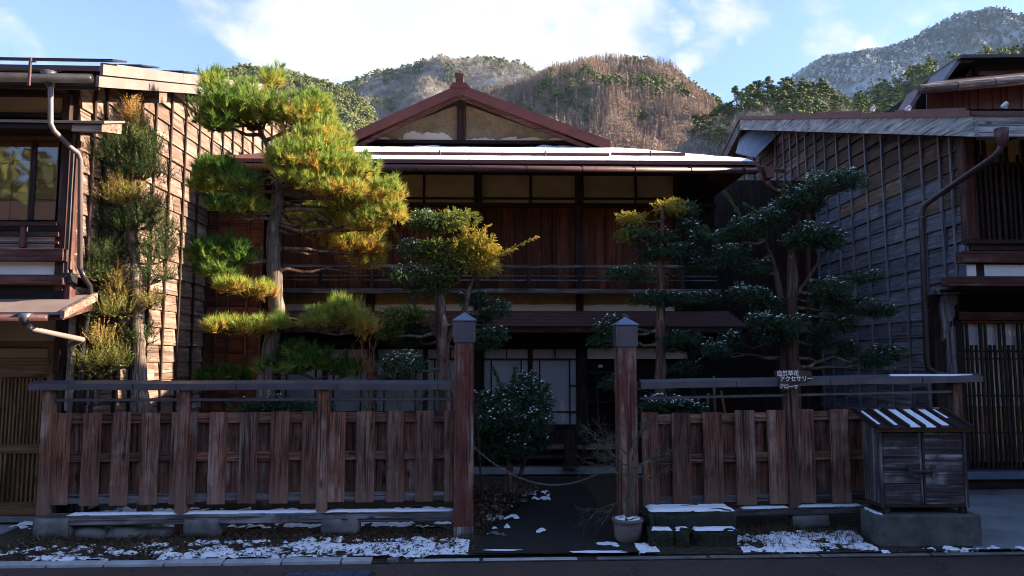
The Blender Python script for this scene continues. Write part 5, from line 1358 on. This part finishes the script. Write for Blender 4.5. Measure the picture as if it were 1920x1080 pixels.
# centre yew
b2 = at(835, 760, 8.5)
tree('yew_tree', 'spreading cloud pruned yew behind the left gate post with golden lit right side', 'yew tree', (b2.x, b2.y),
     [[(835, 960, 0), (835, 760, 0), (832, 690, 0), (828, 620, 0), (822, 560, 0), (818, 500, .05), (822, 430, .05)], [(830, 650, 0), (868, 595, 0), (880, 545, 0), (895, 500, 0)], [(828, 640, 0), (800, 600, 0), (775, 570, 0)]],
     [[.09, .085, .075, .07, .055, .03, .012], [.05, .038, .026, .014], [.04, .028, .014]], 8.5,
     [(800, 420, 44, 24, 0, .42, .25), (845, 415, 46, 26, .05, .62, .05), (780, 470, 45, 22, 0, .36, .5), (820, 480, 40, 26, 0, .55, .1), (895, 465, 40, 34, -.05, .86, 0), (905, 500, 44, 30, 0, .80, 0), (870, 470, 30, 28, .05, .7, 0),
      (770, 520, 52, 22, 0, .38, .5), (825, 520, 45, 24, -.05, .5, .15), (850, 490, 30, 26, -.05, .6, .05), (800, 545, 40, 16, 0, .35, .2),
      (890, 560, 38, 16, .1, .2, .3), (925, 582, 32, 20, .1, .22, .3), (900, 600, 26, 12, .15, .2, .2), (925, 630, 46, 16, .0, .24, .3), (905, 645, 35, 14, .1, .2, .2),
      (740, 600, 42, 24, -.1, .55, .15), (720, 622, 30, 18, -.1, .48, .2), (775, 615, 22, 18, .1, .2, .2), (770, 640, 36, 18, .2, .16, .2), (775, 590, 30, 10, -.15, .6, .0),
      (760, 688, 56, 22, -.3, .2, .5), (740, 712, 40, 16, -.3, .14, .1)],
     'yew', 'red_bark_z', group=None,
     extra=[((895, 500, 8.45), (1006, 444, 8.4), .9, 1.0, 'yew_leaves'), ((870, 490, 8.45), (915, 422, 8.4), .9, 1.0, 'yew_leaves'), ((900, 500, 8.4), (960, 468, 8.35), .9, 1.2, 'yew_leaves'), ((760, 468, 8.5), (730, 420, 8.4), .7, .5, 'yew_leaves'), ((860, 470, 8.45), (870, 430, 8.4), .85, 1, 'yew_leaves'), ((830, 500, 8.4), (855, 455, 8.3), .75, .9, 'yew_leaves'), ((905, 480, 8.4), (925, 445, 8.35), .85, 1.2, 'yew_leaves')])
# broken pale stub on the yew
o = MB().tube([at(832, 628, 8.38), at(834, 610, 8.36), at(832, 585, 8.38)], [.03, .04, .012], 8).tube([at(834, 612, 8.36), at(850, 607, 8.34)], [.02, .004], 6).build('broken_stub', 'pink_wood_x')
yt = [q for q in C.objects if q.name == 'yew_tree'][0]; fix_parent(o, yt)
# yew right of the gate
b3 = at(1240, 760, 8.9)
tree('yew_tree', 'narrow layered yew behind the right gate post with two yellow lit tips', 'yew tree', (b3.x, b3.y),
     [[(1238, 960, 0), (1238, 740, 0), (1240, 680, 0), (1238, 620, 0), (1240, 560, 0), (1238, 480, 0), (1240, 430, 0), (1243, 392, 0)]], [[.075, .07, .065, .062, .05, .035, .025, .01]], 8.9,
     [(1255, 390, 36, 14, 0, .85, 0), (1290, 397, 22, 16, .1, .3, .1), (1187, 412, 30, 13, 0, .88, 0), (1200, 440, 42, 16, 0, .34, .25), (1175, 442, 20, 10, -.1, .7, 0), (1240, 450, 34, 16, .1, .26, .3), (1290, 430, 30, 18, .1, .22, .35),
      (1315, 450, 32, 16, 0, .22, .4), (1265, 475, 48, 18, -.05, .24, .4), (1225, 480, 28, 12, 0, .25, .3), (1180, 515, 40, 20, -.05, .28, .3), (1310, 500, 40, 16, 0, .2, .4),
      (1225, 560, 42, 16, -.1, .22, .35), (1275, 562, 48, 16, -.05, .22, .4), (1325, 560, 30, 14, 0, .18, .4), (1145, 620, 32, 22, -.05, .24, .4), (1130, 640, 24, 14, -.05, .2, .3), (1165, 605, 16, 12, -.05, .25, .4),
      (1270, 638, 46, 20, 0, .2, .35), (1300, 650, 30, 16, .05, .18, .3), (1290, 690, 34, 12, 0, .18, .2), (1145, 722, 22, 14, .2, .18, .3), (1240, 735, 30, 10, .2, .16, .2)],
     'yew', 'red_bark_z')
# big double-trunked yew
b4 = at(1480, 760, 8.3)
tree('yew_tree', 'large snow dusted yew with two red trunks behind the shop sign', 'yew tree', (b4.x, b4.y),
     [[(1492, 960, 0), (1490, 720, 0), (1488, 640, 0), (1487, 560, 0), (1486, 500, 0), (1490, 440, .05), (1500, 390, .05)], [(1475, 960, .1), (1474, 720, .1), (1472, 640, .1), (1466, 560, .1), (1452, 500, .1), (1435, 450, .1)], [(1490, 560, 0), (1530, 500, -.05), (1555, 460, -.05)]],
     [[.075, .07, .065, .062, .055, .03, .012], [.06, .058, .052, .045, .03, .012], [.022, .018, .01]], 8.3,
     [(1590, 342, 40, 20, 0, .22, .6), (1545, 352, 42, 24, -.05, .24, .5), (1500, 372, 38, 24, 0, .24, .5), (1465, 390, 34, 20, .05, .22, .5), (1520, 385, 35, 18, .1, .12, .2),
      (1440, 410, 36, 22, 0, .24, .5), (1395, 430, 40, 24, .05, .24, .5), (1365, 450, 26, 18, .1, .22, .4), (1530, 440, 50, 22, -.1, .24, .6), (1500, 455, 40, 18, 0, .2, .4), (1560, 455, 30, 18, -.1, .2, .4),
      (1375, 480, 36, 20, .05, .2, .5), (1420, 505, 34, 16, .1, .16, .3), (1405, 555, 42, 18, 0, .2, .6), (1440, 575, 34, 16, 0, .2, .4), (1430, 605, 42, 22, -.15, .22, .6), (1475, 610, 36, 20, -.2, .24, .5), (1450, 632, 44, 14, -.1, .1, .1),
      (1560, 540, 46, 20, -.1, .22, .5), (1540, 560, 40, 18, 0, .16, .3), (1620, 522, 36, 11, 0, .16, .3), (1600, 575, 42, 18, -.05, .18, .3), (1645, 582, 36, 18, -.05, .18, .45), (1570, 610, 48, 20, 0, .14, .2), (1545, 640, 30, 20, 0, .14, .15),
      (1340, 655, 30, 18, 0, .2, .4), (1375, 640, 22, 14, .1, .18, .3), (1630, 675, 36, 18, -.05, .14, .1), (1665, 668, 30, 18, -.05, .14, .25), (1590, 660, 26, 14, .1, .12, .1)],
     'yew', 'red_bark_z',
     extra=[((1395, 415, 8.3), (1360, 362, 8.3), .45, .8, 'yew_leaves'), ((1470, 380, 8.3), (1468, 345, 8.3), .45, .8, 'yew_leaves'), ((1420, 400, 8.3), (1396, 385, 8.3), .4, .7, 'yew_leaves'), ((1350, 470, 8.4), (1322, 425, 8.4), .4, .8, 'yew_leaves'), ((1490, 370, 8.3), (1480, 345, 8.3), .4, .8, 'yew_leaves')])
# bush in the gateway
b5 = at(960, 880, 8.1)
tree('evergreen_bush', 'round dark evergreen bush powdered with snow inside the gateway', 'bush', (b5.x, b5.y),
     [[(950, 925, 0), (955, 880, 0), (960, 820, 0), (960, 760, 0)], [(965, 925, 0), (985, 860, 0), (990, 800, 0)]], [[.04, .035, .025, .01], [.03, .02, .01]], 8.1,
     [(960, 745, 40, 34, 0, .16, .4), (920, 755, 34, 30, 0, .16, .4), (1000, 760, 34, 36, .05, .16, .5), (945, 790, 50, 40, -.15, .14, .35), (1000, 800, 36, 40, -.1, .14, .5), (910, 800, 30, 36, -.05, .14, .3), (960, 840, 60, 36, -.1, .1, .2), (1010, 830, 28, 26, 0, .1, .35), (910, 850, 30, 26, 0, .1, .15), (985, 725, 26, 24, .1, .18, .5)],
     'yew', 'red_bark_z', limbs=True,
     extra=[((945, 740, 8.1), (925, 692, 8.1), .3, .7, 'yew_leaves'), ((960, 740, 8.1), (966, 690, 8.1), .3, .7, 'yew_leaves'), ((1000, 760, 8.1), (1028, 722, 8.1), .3, .7, 'yew_leaves')])
b6 = at(1260, 790, 7.6)
tree('low_shrub', 'low snow covered shrub showing just above the right fence boards', 'shrub', (b6.x, b6.y), [[(1260, 900, 0), (1260, 800, 0)]], [[.02, .01]], 7.6,
     [(1232, 760, 28, 16, 0, .2, .9), (1265, 764, 34, 16, 0, .2, .9), (1295, 768, 26, 14, .05, .2, .8)], 'yew', 'red_bark_z')
b7 = at(560, 770, 7.5)
tree('low_shrub', 'dark low shrub filling the gap under the left fence handrail', 'shrub', (b7.x, b7.y), [[(560, 900, 0), (560, 800, 0)]], [[.02, .01]], 7.5,
     [(470, 765, 50, 18, .1, .12, .1), (560, 765, 50, 16, .1, .12, .12), (505, 760, 30, 16, 0, .12, .1)], 'yew', 'red_bark_z')
# red leafless shrub near the small pine bough
tw = MB(); rr = random.Random(3); p = at(690, 800, 7.9)
for (px, py) in ((676, 640), (692, 632), (700, 655), (668, 668), (690, 690)):
    q = at(px, py, 7.9); tw.tube([p, p.lerp(q, .5)+Vector((.02, 0, 0)), q], [.006, .005, .002], 5, cap=False)
    for _ in range(7):
        u = rr.uniform(.5, 1); s_ = p.lerp(q, u); twigs(tw, s_, Vector((rr.uniform(-.7, .7), rr.uniform(-.5, .5), 1)).normalized(), rr.uniform(.05, .14), .0028, 1, .6, .3, rr)
plain('red_twig', (.30, .07, .04), (.2, .06, .04), 10, .6)
o = tw.build('bare_shrub', 'red_twig'); tag(o, 'leafless red twigged shrub under the small lit pine bough', 'shrub')
# thin grey bare shrub behind fence left of gate post
tw = MB(); rr = random.Random(9); p = at(735, 800, 7.6)
for _ in range(16):
    twigs(tw, p+Vector((rr.uniform(-.3, .45), rr.uniform(-.1, .1), rr.uniform(-.1, .1))), Vector((rr.uniform(-.5, .5), 0, 1)).normalized(), rr.uniform(.2, .4), .004, 2, .6, .2, rr)
o = tw.build('bare_shrub', 'moss_bark_z'); tag(o, 'thin tangle of bare grey twigs behind the left fence beside the gate post', 'shrub')

# ================================================================== GROUND COVER
def ground_snow(name, x0, x1, yf, y0, y1, thr, step=.022, seed=0, amp=.03):
    nx, ny = int((x1-x0)/step), int((y1-y0)/step); H_ = {}; V = []; Fs = []
    def h(i, j):
        x = x0+i*step; y = yf(x)+y0+j*step
        n_ = noise.noise((x*3.1+seed, y*7, 0))*.55+noise.noise((x*13, y*24+seed, 3))*.5+noise.noise((x*38, y*66, 8+seed))*.26
        v = (y-yf(x)-y0)/(y1-y0); n_ -= thr(x, v)
        return x, y, n_
    for i in range(nx):
        for j in range(ny):
            q = [h(i, j), h(i+1, j), h(i+1, j+1), h(i, j+1)]
            if max(c[2] for c in q) > 0:
                idx = []
                for (ii, jj), c in zip(((i, j), (i+1, j), (i+1, j+1), (i, j+1)), q):
                    if (ii, jj) not in H_:
                        H_[(ii, jj)] = len(V); V.append((c[0], c[1], soil_z(c[0], c[1])+min(.016, c[2]*amp*2)+(.004 if c[2] > 0 else -.003)))
                    idx.append(H_[(ii, jj)])
                Fs.append(tuple(idx))
    o = MB().add(V, Fs).build(name, 'snow', smooth=True); tag(o, kind='stuff'); return o
X = lambda px, Y=6.4: (px-960)/F*Y
def thrL(x, v):
    t = -.06+.45*max(0, v-.62)*2.0
    if x < X(330): t += .16
    if x < X(90): t += .5*(X(90)-x)
    return t-.12*(x > X(560))
ground_snow('snow_patch', X(5), X(880), kerbY, .125, .60, thrL, .02, 0)
def thrR(x, v): return -.13+.5*max(0, v-.75)*3+(.8 if x > X(1640) else 0)+(.5 if v < .06 else 0)
ground_snow('snow_patch', X(1384), X(1660), kerbY, .12, .66, thrR, .02, 7)
ground_snow('snow_patch', X(1190), X(1232), kerbY, .12, .36, lambda x, v: -.2, .02, 3)
ground_snow('snow_patch', X(1640), X(1990), kerbY, .11, .20, lambda x, v: .05, .02, 5)
ground_snow('snow_patch', X(905, 7.3), X(1035, 8.2), lambda x: 0, 6.9, 9.2, lambda x, v: .42-.25*(v > .72)+.5*max(0, x-.15), .03, 9)
ground_snow('snow_patch', X(100, 7.6), X(860, 7.6), lambda x: 0, 7.1, 8.0, lambda x, v: .05, .03, 12)
# thin strips of snow on the gateway threshold
for (p0, p1, py, hh) in ((905, 978, 1021, .012), (1065, 1165, 1024, .02), (1112, 1152, 1009, .03), (1143, 1156, 1013, .02)):
    Y = 1.6*F/(py-672); x0_, x1_2 = X(p0, Y), X(p1, Y); c = (x0_+x1_2)/2
    V = [(c, Y, .012)]; n = 26
    for k in range(n):
        w = 2*math.pi*k/n; r_ = 1+.45*noise.noise((math.cos(w)*2+p0, math.sin(w)*2, py)); V.append((c+math.cos(w)*(x1_2-x0_)/2*r_, Y+math.sin(w)*hh*2*r_, .006))
    o = MB().add(V, [(0, 1+k, 1+(k+1) % n) for k in range(n)]).build('snow_patch', 'snow'); tag(o, kind='stuff')
def litter(name, n, fx, m='dead_leaves', size=(.018, .04)):
    P = np.array([fx() for _ in range(n)]); k = len(P); s_ = rng.uniform(*size, k)[:, None]
    a = unit(rng.normal(0, 1, (k, 3))*np.array([1, 1, .35])); b = unit(np.cross(a, rng.normal(0, .35, (k, 3))+np.array([0, 0, 1])))
    V = np.stack([P-a*s_, P+b*s_*.5+np.array([0, 0, 1])*s_*.25, P+a*s_, P-b*s_*.5+np.array([0, 0, 1])*s_*.2], 1).reshape(-1, 3)
    i = np.arange(k)*4; Fc = np.concatenate([np.stack([i, i+1, i+2], 1), np.stack([i, i+2, i+3], 1)]); T = np.repeat(rng.beta(1.5, 2, k), 4)
    o = link(name, npmesh(name, V, Fc, T), m); tag(o, kind='stuff')
def f1():
    x = random.uniform(X(20), X(890)); y = kerbY(x)+random.uniform(.13, .85); return (x, y, soil_z(x, y)+random.uniform(.004, .022))
litter('fallen_leaves', 4200, f1, size=(.008, .022))
def f2():
    while True:
        x, y = random.uniform(-.5, .35), random.uniform(6.9, 9.2)
        if x < -.40+.30*(y-6.6)*.9+.1*random.random(): return (x, y, soil_z(x, y)+random.uniform(.003, .12)*max(.05, 1-abs(x+.2)))
litter('fallen_leaves', 3800, f2, size=(.010, .028))
def f3():
    x = random.uniform(X(1384), X(1640)); y = kerbY(x)+random.uniform(.15, .9); return (x, y, soil_z(x, y)+random.uniform(.006, .028))
litter('fallen_leaves', 900, f3, size=(.006, .018))
def blades():
    n = 900; P = []
    for _ in range(n):
        x = random.choice((random.uniform(X(20), X(870)), random.uniform(X(1390), X(1640)))); y = kerbY(x)+random.choice((random.uniform(.35, .8), random.uniform(.2, .8))); P.append((x, y, soil_z(x, y)))
    P = np.array(P); V, Fc, T = tufts(P, np.tile([0, -.1, 1.], (len(P), 1)), 4, rng.uniform(.03, .11, len(P)), .45, .004, rng.uniform(0, 1, len(P)))
    o = link('grass', npmesh('grass', V, Fc, T), 'dead_leaves'); tag(o, kind='stuff')
blades()
# moss tuft at block
# ================================================================== HOUSES OUT OF FRAME (the right one is added to shade the street)
def simple_house(name, label, x0, x1, y0, y1, zw, zr, ridge_along='x'):
    h = empty(name, ((x0+x1)/2, y0, 0), 0, label=label, cat='house'); ox, oy = (x0+x1)/2, y0
    box('wall', 'brown_wood_z', h, x0-ox, x1-ox, y0-oy, y1-oy, 0, zw, 0)
    ym = (y0+y1)/2-oy; o_ = .7
    s_ = (zr-zw)/((y1-y0)/2+o_)
    MB().prism([(y0-oy-o_, zw-.05), (ym, zr), (y1-oy+o_, zw-.05), (y1-oy+o_, zw-.13), (ym, zr-.08), (y0-oy-o_, zw-.13)], x0-ox-.4, x1-ox+.4, 'x').build('roof', 'metal_brown', h)
    return h
simple_house('added_shade_house', 'unseen townhouse added beyond the right lattice front to shade the street', 9.2, 18, 4.9, 9.0, 6.15, 7.15)
hh = simple_house('opposite_house', 'timber townhouse with plaster front across the road behind the viewer', -16, 16, -11, -6.2, 4.6, 6.2)
for i in range(10):
    x_ = -15+i*3.0
    box('plaster_panel', 'tan_plaster', hh, x_, x_+2.6, 4.8, 4.83, 2.7, 4.1); box('window', 'honey_wood_x', hh, x_, x_+2.6, 4.8, 4.83, .5, 2.2)

# ================================================================== HILLS AND FORESTS
def terrain(name, ridge, D, foot, m, back=.35, rough=.02, nz=44, p_=1.0, seed=0):
    rx = [r_[0] for r_ in ridge]; xs = np.linspace(rx[0], rx[-1], max(30, int((rx[-1]-rx[0])/8)))
    ys = np.interp(xs, rx, [r_[1] for r_ in ridge]); rows = []; vs = list(np.linspace(-back, 0, 6)[:-1])+list(np.linspace(0, 1, nz))
    def pos(px, v):
        py = float(np.interp(px, rx, [r_[1] for r_ in ridge])); q = at(px, py, D); hz = q.z
        if v < 0: Y = D*(1-v*.9); z = hz*(1+v*1.1)
        else: Y = D-(D-foot)*v; z = hz*(1-v**1.15*1.02)
        n_ = noise.noise((q.x/D*9+seed, v*5, seed))*1.0+noise.noise((q.x/D*24, v*13, seed+5))*.45
        z += hz*rough*4*n_*min(1, abs(v)*5)*(1-max(0, v)*.5)
        return (q.x*(1+.0*v), Y, z)
    V = [pos(px, v) for v in vs for px in xs]; n = len(xs)
    Fs = [(j*n+i+1, j*n+i, (j+1)*n+i, (j+1)*n+i+1) for j in range(len(vs)-1) for i in range(n-1)]
    me = npmesh(name, V, Fs); me.polygons.foreach_set('use_smooth', [True]*len(me.polygons))
    tag(link(name, me, m), kind='structure'); return pos
def template(kind):
    """unit-height tree, returns triangles (k,3,3)"""
    T = []
    if kind == 'conifer':      # spire of drooping boughs
        for i in range(13):
            h = .08+.9*i/13; r_ = .24*(1-h)**.8+.02
            for k in range(5):
                w = rng.uniform(0, 6.28); c, s_ = math.cos(w), math.sin(w); d = np.array([c, s_, 0]); t_ = np.array([-s_, c, 0])
                b = np.array([0, 0, h+.06]); T.append([b, b+d*r_*1.1+t_*r_*.5+np.array([0, 0, -.09]), b+d*r_*1.1-t_*r_*.5+np.array([0, 0, -.10])])
    elif kind == 'pine':       # layered rounded clumps
        for i in range(9):
            h = .35+.6*rng.random(); c = np.array([rng.normal(0, .15), rng.normal(0, .15), h]); rr_ = .20*(1.25-h)
            for k in range(13):
                d = unit(rng.normal(0, 1, 3)+np.array([0, 0, .3])); p = c+d*rr_*np.array([1, 1, .55]); a = unit(np.cross(d, rng.normal(0, 1, 3)))*.065; b = unit(np.cross(d, a))*.065
                T.append([p+a, p-a*.6+b, p-a*.6-b])
        T.append([np.array([-.014, 0, 0]), np.array([.014, 0, 0]), np.array([0, 0, .8])]); T.append([np.array([0, -.014, 0]), np.array([0, .014, 0]), np.array([0, 0, .8])])
    elif kind == 'larch':      # thin leafless spire
        for i in range(46):
            h = .15+.8*rng.random(); r_ = .17*(1-h)+.025; w = rng.uniform(0, 6.28); d = np.array([math.cos(w), math.sin(w), 0]); b = np.array([0, 0, h]); e = b+d*r_+np.array([0, 0, rng.uniform(.02, .10)])
            n_ = np.array([0, 0, .018]) if i % 2 else np.array([-d[1], d[0], 0])*.02; T.append([b-n_, b+n_, e])
        T.append([np.array([-.012, 0, 0]), np.array([.012, 0, 0]), np.array([0, 0, 1.])]); T.append([np.array([0, -.012, 0]), np.array([0, .012, 0]), np.array([0, 0, 1.])])
    elif kind == 'bare':       # leafless broad crown
        for i in range(52):
            d = unit(np.array([rng.normal(0, .75), rng.normal(0, .75), abs(rng.normal(.9, .4))])); b = np.array([0, 0, .25])+d*rng.uniform(0, .35); e = b+unit(d+rng.normal(0, .25, 3))*rng.uniform(.2, .42); n_ = unit(np.cross(d, rng.normal(0, 1, 3)))*.012
            T.append([b-n_, b+n_, e])
        T.append([np.array([-.02, 0, 0]), np.array([.02, 0, 0]), np.array([0, 0, .5])])
    return np.array(T)
TPL = {k: [template(k) for _ in range(5)] for k in ('conifer', 'pine', 'larch', 'bare')}
def forest(name, kind, m, P, H_, tint):
    P = np.array(P); n = len(P); idx = rng.integers(0, 5, n); Vs = []; Ts = []
    for j in range(5):
        s_ = idx == j
        if not s_.any(): continue
        T = TPL[kind][j]; a = rng.uniform(0, 6.28, s_.sum()); c, si = np.cos(a), np.sin(a)
        Q = np.empty((s_.sum(),)+T.shape); Q[..., 0] = T[None, ..., 0]*c[:, None, None]-T[None, ..., 1]*si[:, None, None]; Q[..., 1] = T[None, ..., 0]*si[:, None, None]+T[None, ..., 1]*c[:, None, None]; Q[..., 2] = T[None, ..., 2]
        Q *= H_[s_][:, None, None, None]; Q += P[s_][:, None, None, :]; Vs.append(Q.reshape(-1, 3))
        tt = np.clip(tint[s_][:, None, None]+rng.normal(0, .07, Q.shape[:3])[..., :1], 0, 1); Ts.append(np.broadcast_to(tt, Q.shape[:3]).ravel())
    V = np.concatenate(Vs); o = link(name, npmesh(name, V, np.arange(len(V)).reshape(-1, 3), np.concatenate(Ts)), m); tag(o, kind='stuff'); return o
def scatter(pos, n, px0, px1, v0, v1, keep=lambda px, v: True):
    out = []
    while len(out) < n:
        px = random.uniform(px0, px1); v = random.uniform(v0, v1)
        if keep(px, v): p = pos(px, v); out.append((p[0], p[1], p[2]-.3))
    return out
def hts(n, a, b): return rng.uniform(a, b, n)
def back_hill():
    V = []; n = 40; m_ = 14
    for j in range(m_):
        for i in range(n):
            x = -260+520*i/(n-1); t_ = j/(m_-1); y = -45-190*t_; V.append((x, y, -1+58*t_**.8+6*noise.noise((x*.02, y*.03, 1))*min(1, t_*4)))
    Fs = [(j*n+i, j*n+i+1, (j+1)*n+i+1, (j+1)*n+i) for j in range(m_-1) for i in range(n-1)]
    tag(MB().add(V, Fs).build('hill', 'hill_green'), kind='structure')
    P = []
    for _ in range(900):
        i, j = random.random()*(n-1), random.random()**1.3*(m_-1.01); q = V[int(j)*n+int(i)]; P.append((q[0]+random.uniform(-4, 4), q[1]+random.uniform(-5, 5), q[2]-.5))
    forest('conifer_forest', 'pine', 'conifer_far', P, hts(900, 8, 14), rng.uniform(.2, .8, 900))
back_hill()
# far snowy mountain
T6 = terrain('mountain', [(1380, 234), (1440, 182), (1490, 147), (1540, 116), (1600, 107), (1660, 98), (1700, 82), (1750, 56), (1790, 35), (1830, 30), (1870, 44), (1920, 34), (2000, 24), (2150, 64)], 3000, 1500, 'hill_snow', rough=.035, seed=3)
n = 9000; P = scatter(T6, n, 1385, 2050, -.02, .45); forest('snowy_forest', 'pine', 'snowy_far', P, hts(n, 16, 30), np.clip(np.array([.74-.0006*(p[0]-1100)+.25*noise.noise((p[0]*.004, p[2]*.006, 0)) for p in P])+rng.normal(0, .26, n), 0, 1))
# grey leafless ridge
T2 = terrain('hill', [(560, 222), (640, 172), (690, 153), (750, 136), (830, 122), (870, 125), (920, 122), (970, 130), (1010, 149), (1080, 182), (1160, 222)], 1300, 800, 'hill_grey', rough=.04, seed=8)
n = 4200; P = scatter(T2, n, 600, 1100, -.02, .5); forest('bare_forest', 'bare', 'bare_far', P, hts(n, 11, 19), rng.uniform(.2, 1, n))
def kp(px, v): return noise.noise((px*.02, v*9, 3)) > .12 or (v < .06 and noise.noise((px*.03, 1, 8)) > -.1)
n = 420; P = scatter(T2, n, 640, 1050, -.01, .4, kp); forest('conifer_forest', 'pine', 'conifer_far', P, hts(n, 12, 20), rng.uniform(.2, .8, n))
# green hill at left
T1 = terrain('hill', [(230, 206), (380, 166), (425, 156), (470, 147), (540, 149), (600, 166), (640, 176), (680, 198), (700, 221), (716, 256), (745, 316), (780, 346)], 800, 420, 'hill_green', rough=.03, seed=1)
n = 4200; P = scatter(T1, n, 330, 760, -.02, .5); forest('conifer_forest', 'pine', 'conifer_far', P, hts(n, 8, 14), np.clip(rng.normal(.62, .2, n), 0, 1))
n = 700; P = scatter(T1, n, 560, 760, .12, .6, lambda px, v: noise.noise((px*.03, v*7, 1)) > .05); forest('bare_forest', 'bare', 'bare_far', P, hts(n, 7, 12), rng.uniform(.2, .9, n))
# brown larch hill in the middle
T3 = terrain('hill', [(840, 252), (880, 207), (920, 184), (970, 169), (1020, 146), (1080, 129), (1150, 122), (1200, 130), (1250, 147), (1290, 172), (1330, 207), (1400, 257), (1470, 302)], 700, 330, 'hill_brown', rough=.03, seed=5)
green3 = lambda px, v: (v < .10 and px > 1170 and px < 1330) or (abs(v-.30+(px-1120)*.0002) < .045 and 950 < px < 1235 and noise.noise((px*.05, v*20, 2)) > -.15) or (px > 1290 and v > .1 and v < .3) or noise.noise((px*.035, v*14, 6)) > .42
n = 9500; P = scatter(T3, n, 850, 1440, -.02, .62, lambda px, v: not green3(px, v)); forest('larch_forest', 'larch', 'larch_far', P, hts(n, 8, 13.5), np.clip(rng.normal(.5, .25, n), 0, 1))
n = 620; P = scatter(T3, n, 860, 1400, -.01, .5, green3); forest('conifer_forest', 'pine', 'conifer_far', P, hts(n, 8, 12), np.clip(rng.normal(.5, .2, n), 0, 1))
# nearer wooded hill on the right
T5 = terrain('hill', [(1440, 330), (1520, 262), (1560, 235), (1600, 205), (1650, 178), (1700, 152), (1750, 134), (1800, 124), (1860, 118), (1920, 112), (2100, 100)], 420, 220, 'hill_brown', rough=.03, seed=11)
n = 420; P = scatter(T5, n, 1500, 2000, -.01, .22, lambda px, v: noise.noise((px*.02, v*9, 2)) > -.25); forest('conifer_forest', 'pine', 'conifer_far', P, hts(n, 7, 11), np.clip(rng.normal(.6, .25, n), 0, 1))
n = 900; P = scatter(T5, n, 1480, 1900, .06, .6); forest('bare_forest', 'bare', 'bare_far', P, hts(n, 5, 8), rng.uniform(0, .5, n))
T4 = terrain('hill', [(1180, 345), (1240, 300), (1290, 262), (1340, 240), (1390, 222), (1440, 205), (1500, 198), (1545, 205), (1580, 228), (1640, 270), (1720, 330)], 260, 120, 'hill_brown', rough=.03, seed=14)
n = 1100; P = scatter(T4, n, 1200, 1640, .0, .6); forest('bare_forest', 'bare', 'bare_far', P, hts(n, 4, 6.5), rng.uniform(.1, .9, n))
# countable pines and a few bare trees along that nearer hill
def tri_mesh(T, Hh, tint0):
    V = (T*Hh).reshape(-1, 3); t_ = np.repeat(np.clip(rng.normal(tint0, .12, len(T)), 0, 1), 3); return npmesh('crown', V, np.arange(len(V)).reshape(-1, 3), t_)
def dense_pine():
    T = []
    for i in range(30):
        h = .25+.72*rng.random(); a_ = rng.uniform(0, 6.28); sp = .40*(1.15-h); c = np.array([math.cos(a_)*sp*rng.random(), math.sin(a_)*sp*rng.random(), h]); rr_ = .115*(1.35-h)
        for k in range(34):
            d = unit(rng.normal(0, 1, 3)+np.array([0, 0, .3])); p = c+d*rr_*np.array([1.1, 1.1, .5]); a = unit(np.cross(d, rng.normal(0, 1, 3)))*.028; b = unit(np.cross(d, a))*.028
            T.append([p+a*.8, p-a*.5+b*.8, p-a*.5-b*.8])
    return np.array(T)
crowns = [tri_mesh(dense_pine(), 1, .22+.09*k) for k in range(4)]
tmb = MB(); tmb.tube([(0, 0, -.05), (.01, 0, .4), (0, 0, .9)], [.018, .012, .004], 6); trm = None
cnt = 0
for i in range(46):
    px = [1300, 1315, 1335, 1350, 1365, 1380, 1392, 1405, 1418, 1432, 1445, 1458, 1470, 1482, 1495, 1508, 1520, 1533, 1545, 1556, 1566, 1575][i % 22]+random.uniform(-5, 5); v = random.uniform(0, .05) if i < 22 else random.uniform(.06, .30)
    p = T4(px, v); Hh = random.uniform(9.5, 13.5)*(1 if 1370 < px < 1560 else .75)
    if i >= 22: Hh *= .85
    t = empty('pine_tree', (p[0], p[1], p[2]-.4), random.uniform(0, 6.28), label=('small pine low on the wooded slope between main roof and right roof' if v > .05 else 'small pine on the crest between main roof and right roof') if px < 1400 else ('green pine low on the wooded slope directly behind the right roof' if v > .05 else 'tall green pine on the crest directly behind the right roof'), cat='pine tree', group='pines on the slope behind the right roof')
    c = link('crown', crowns[i % 4], 'conifer_far', t); c.scale = (Hh*random.uniform(1.1, 1.4), Hh*random.uniform(1.1, 1.4), Hh)
    if trm is None: k_ = tmb.build('trunk', 'red_bark_z', t); trm = k_.data
    else: k_ = link('trunk', trm, None, t)
    k_.scale = (Hh, Hh, Hh)
def haze(den):
    m = bpy.data.materials.new('haze'); m.use_nodes = True; nt = m.node_tree; nt.nodes.clear()
    o_ = nt.nodes.new('ShaderNodeOutputMaterial'); v = nt.nodes.new('ShaderNodeVolumePrincipled'); v.inputs['Color'].default_value = (.50, .70, 1, 1); v.inputs['Density'].default_value = den
    nt.links.new(v.outputs[0], o_.inputs['Volume']); MATS['haze'] = m
    tag(MB().box(-4500, 4500, -1200, 5200, -3, 2300).build('haze', 'haze'), kind='stuff')
haze(.00003)
print('objects', len(bpy.data.objects), 'tris', sum(len(m.polygons) for m in bpy.data.meshes))
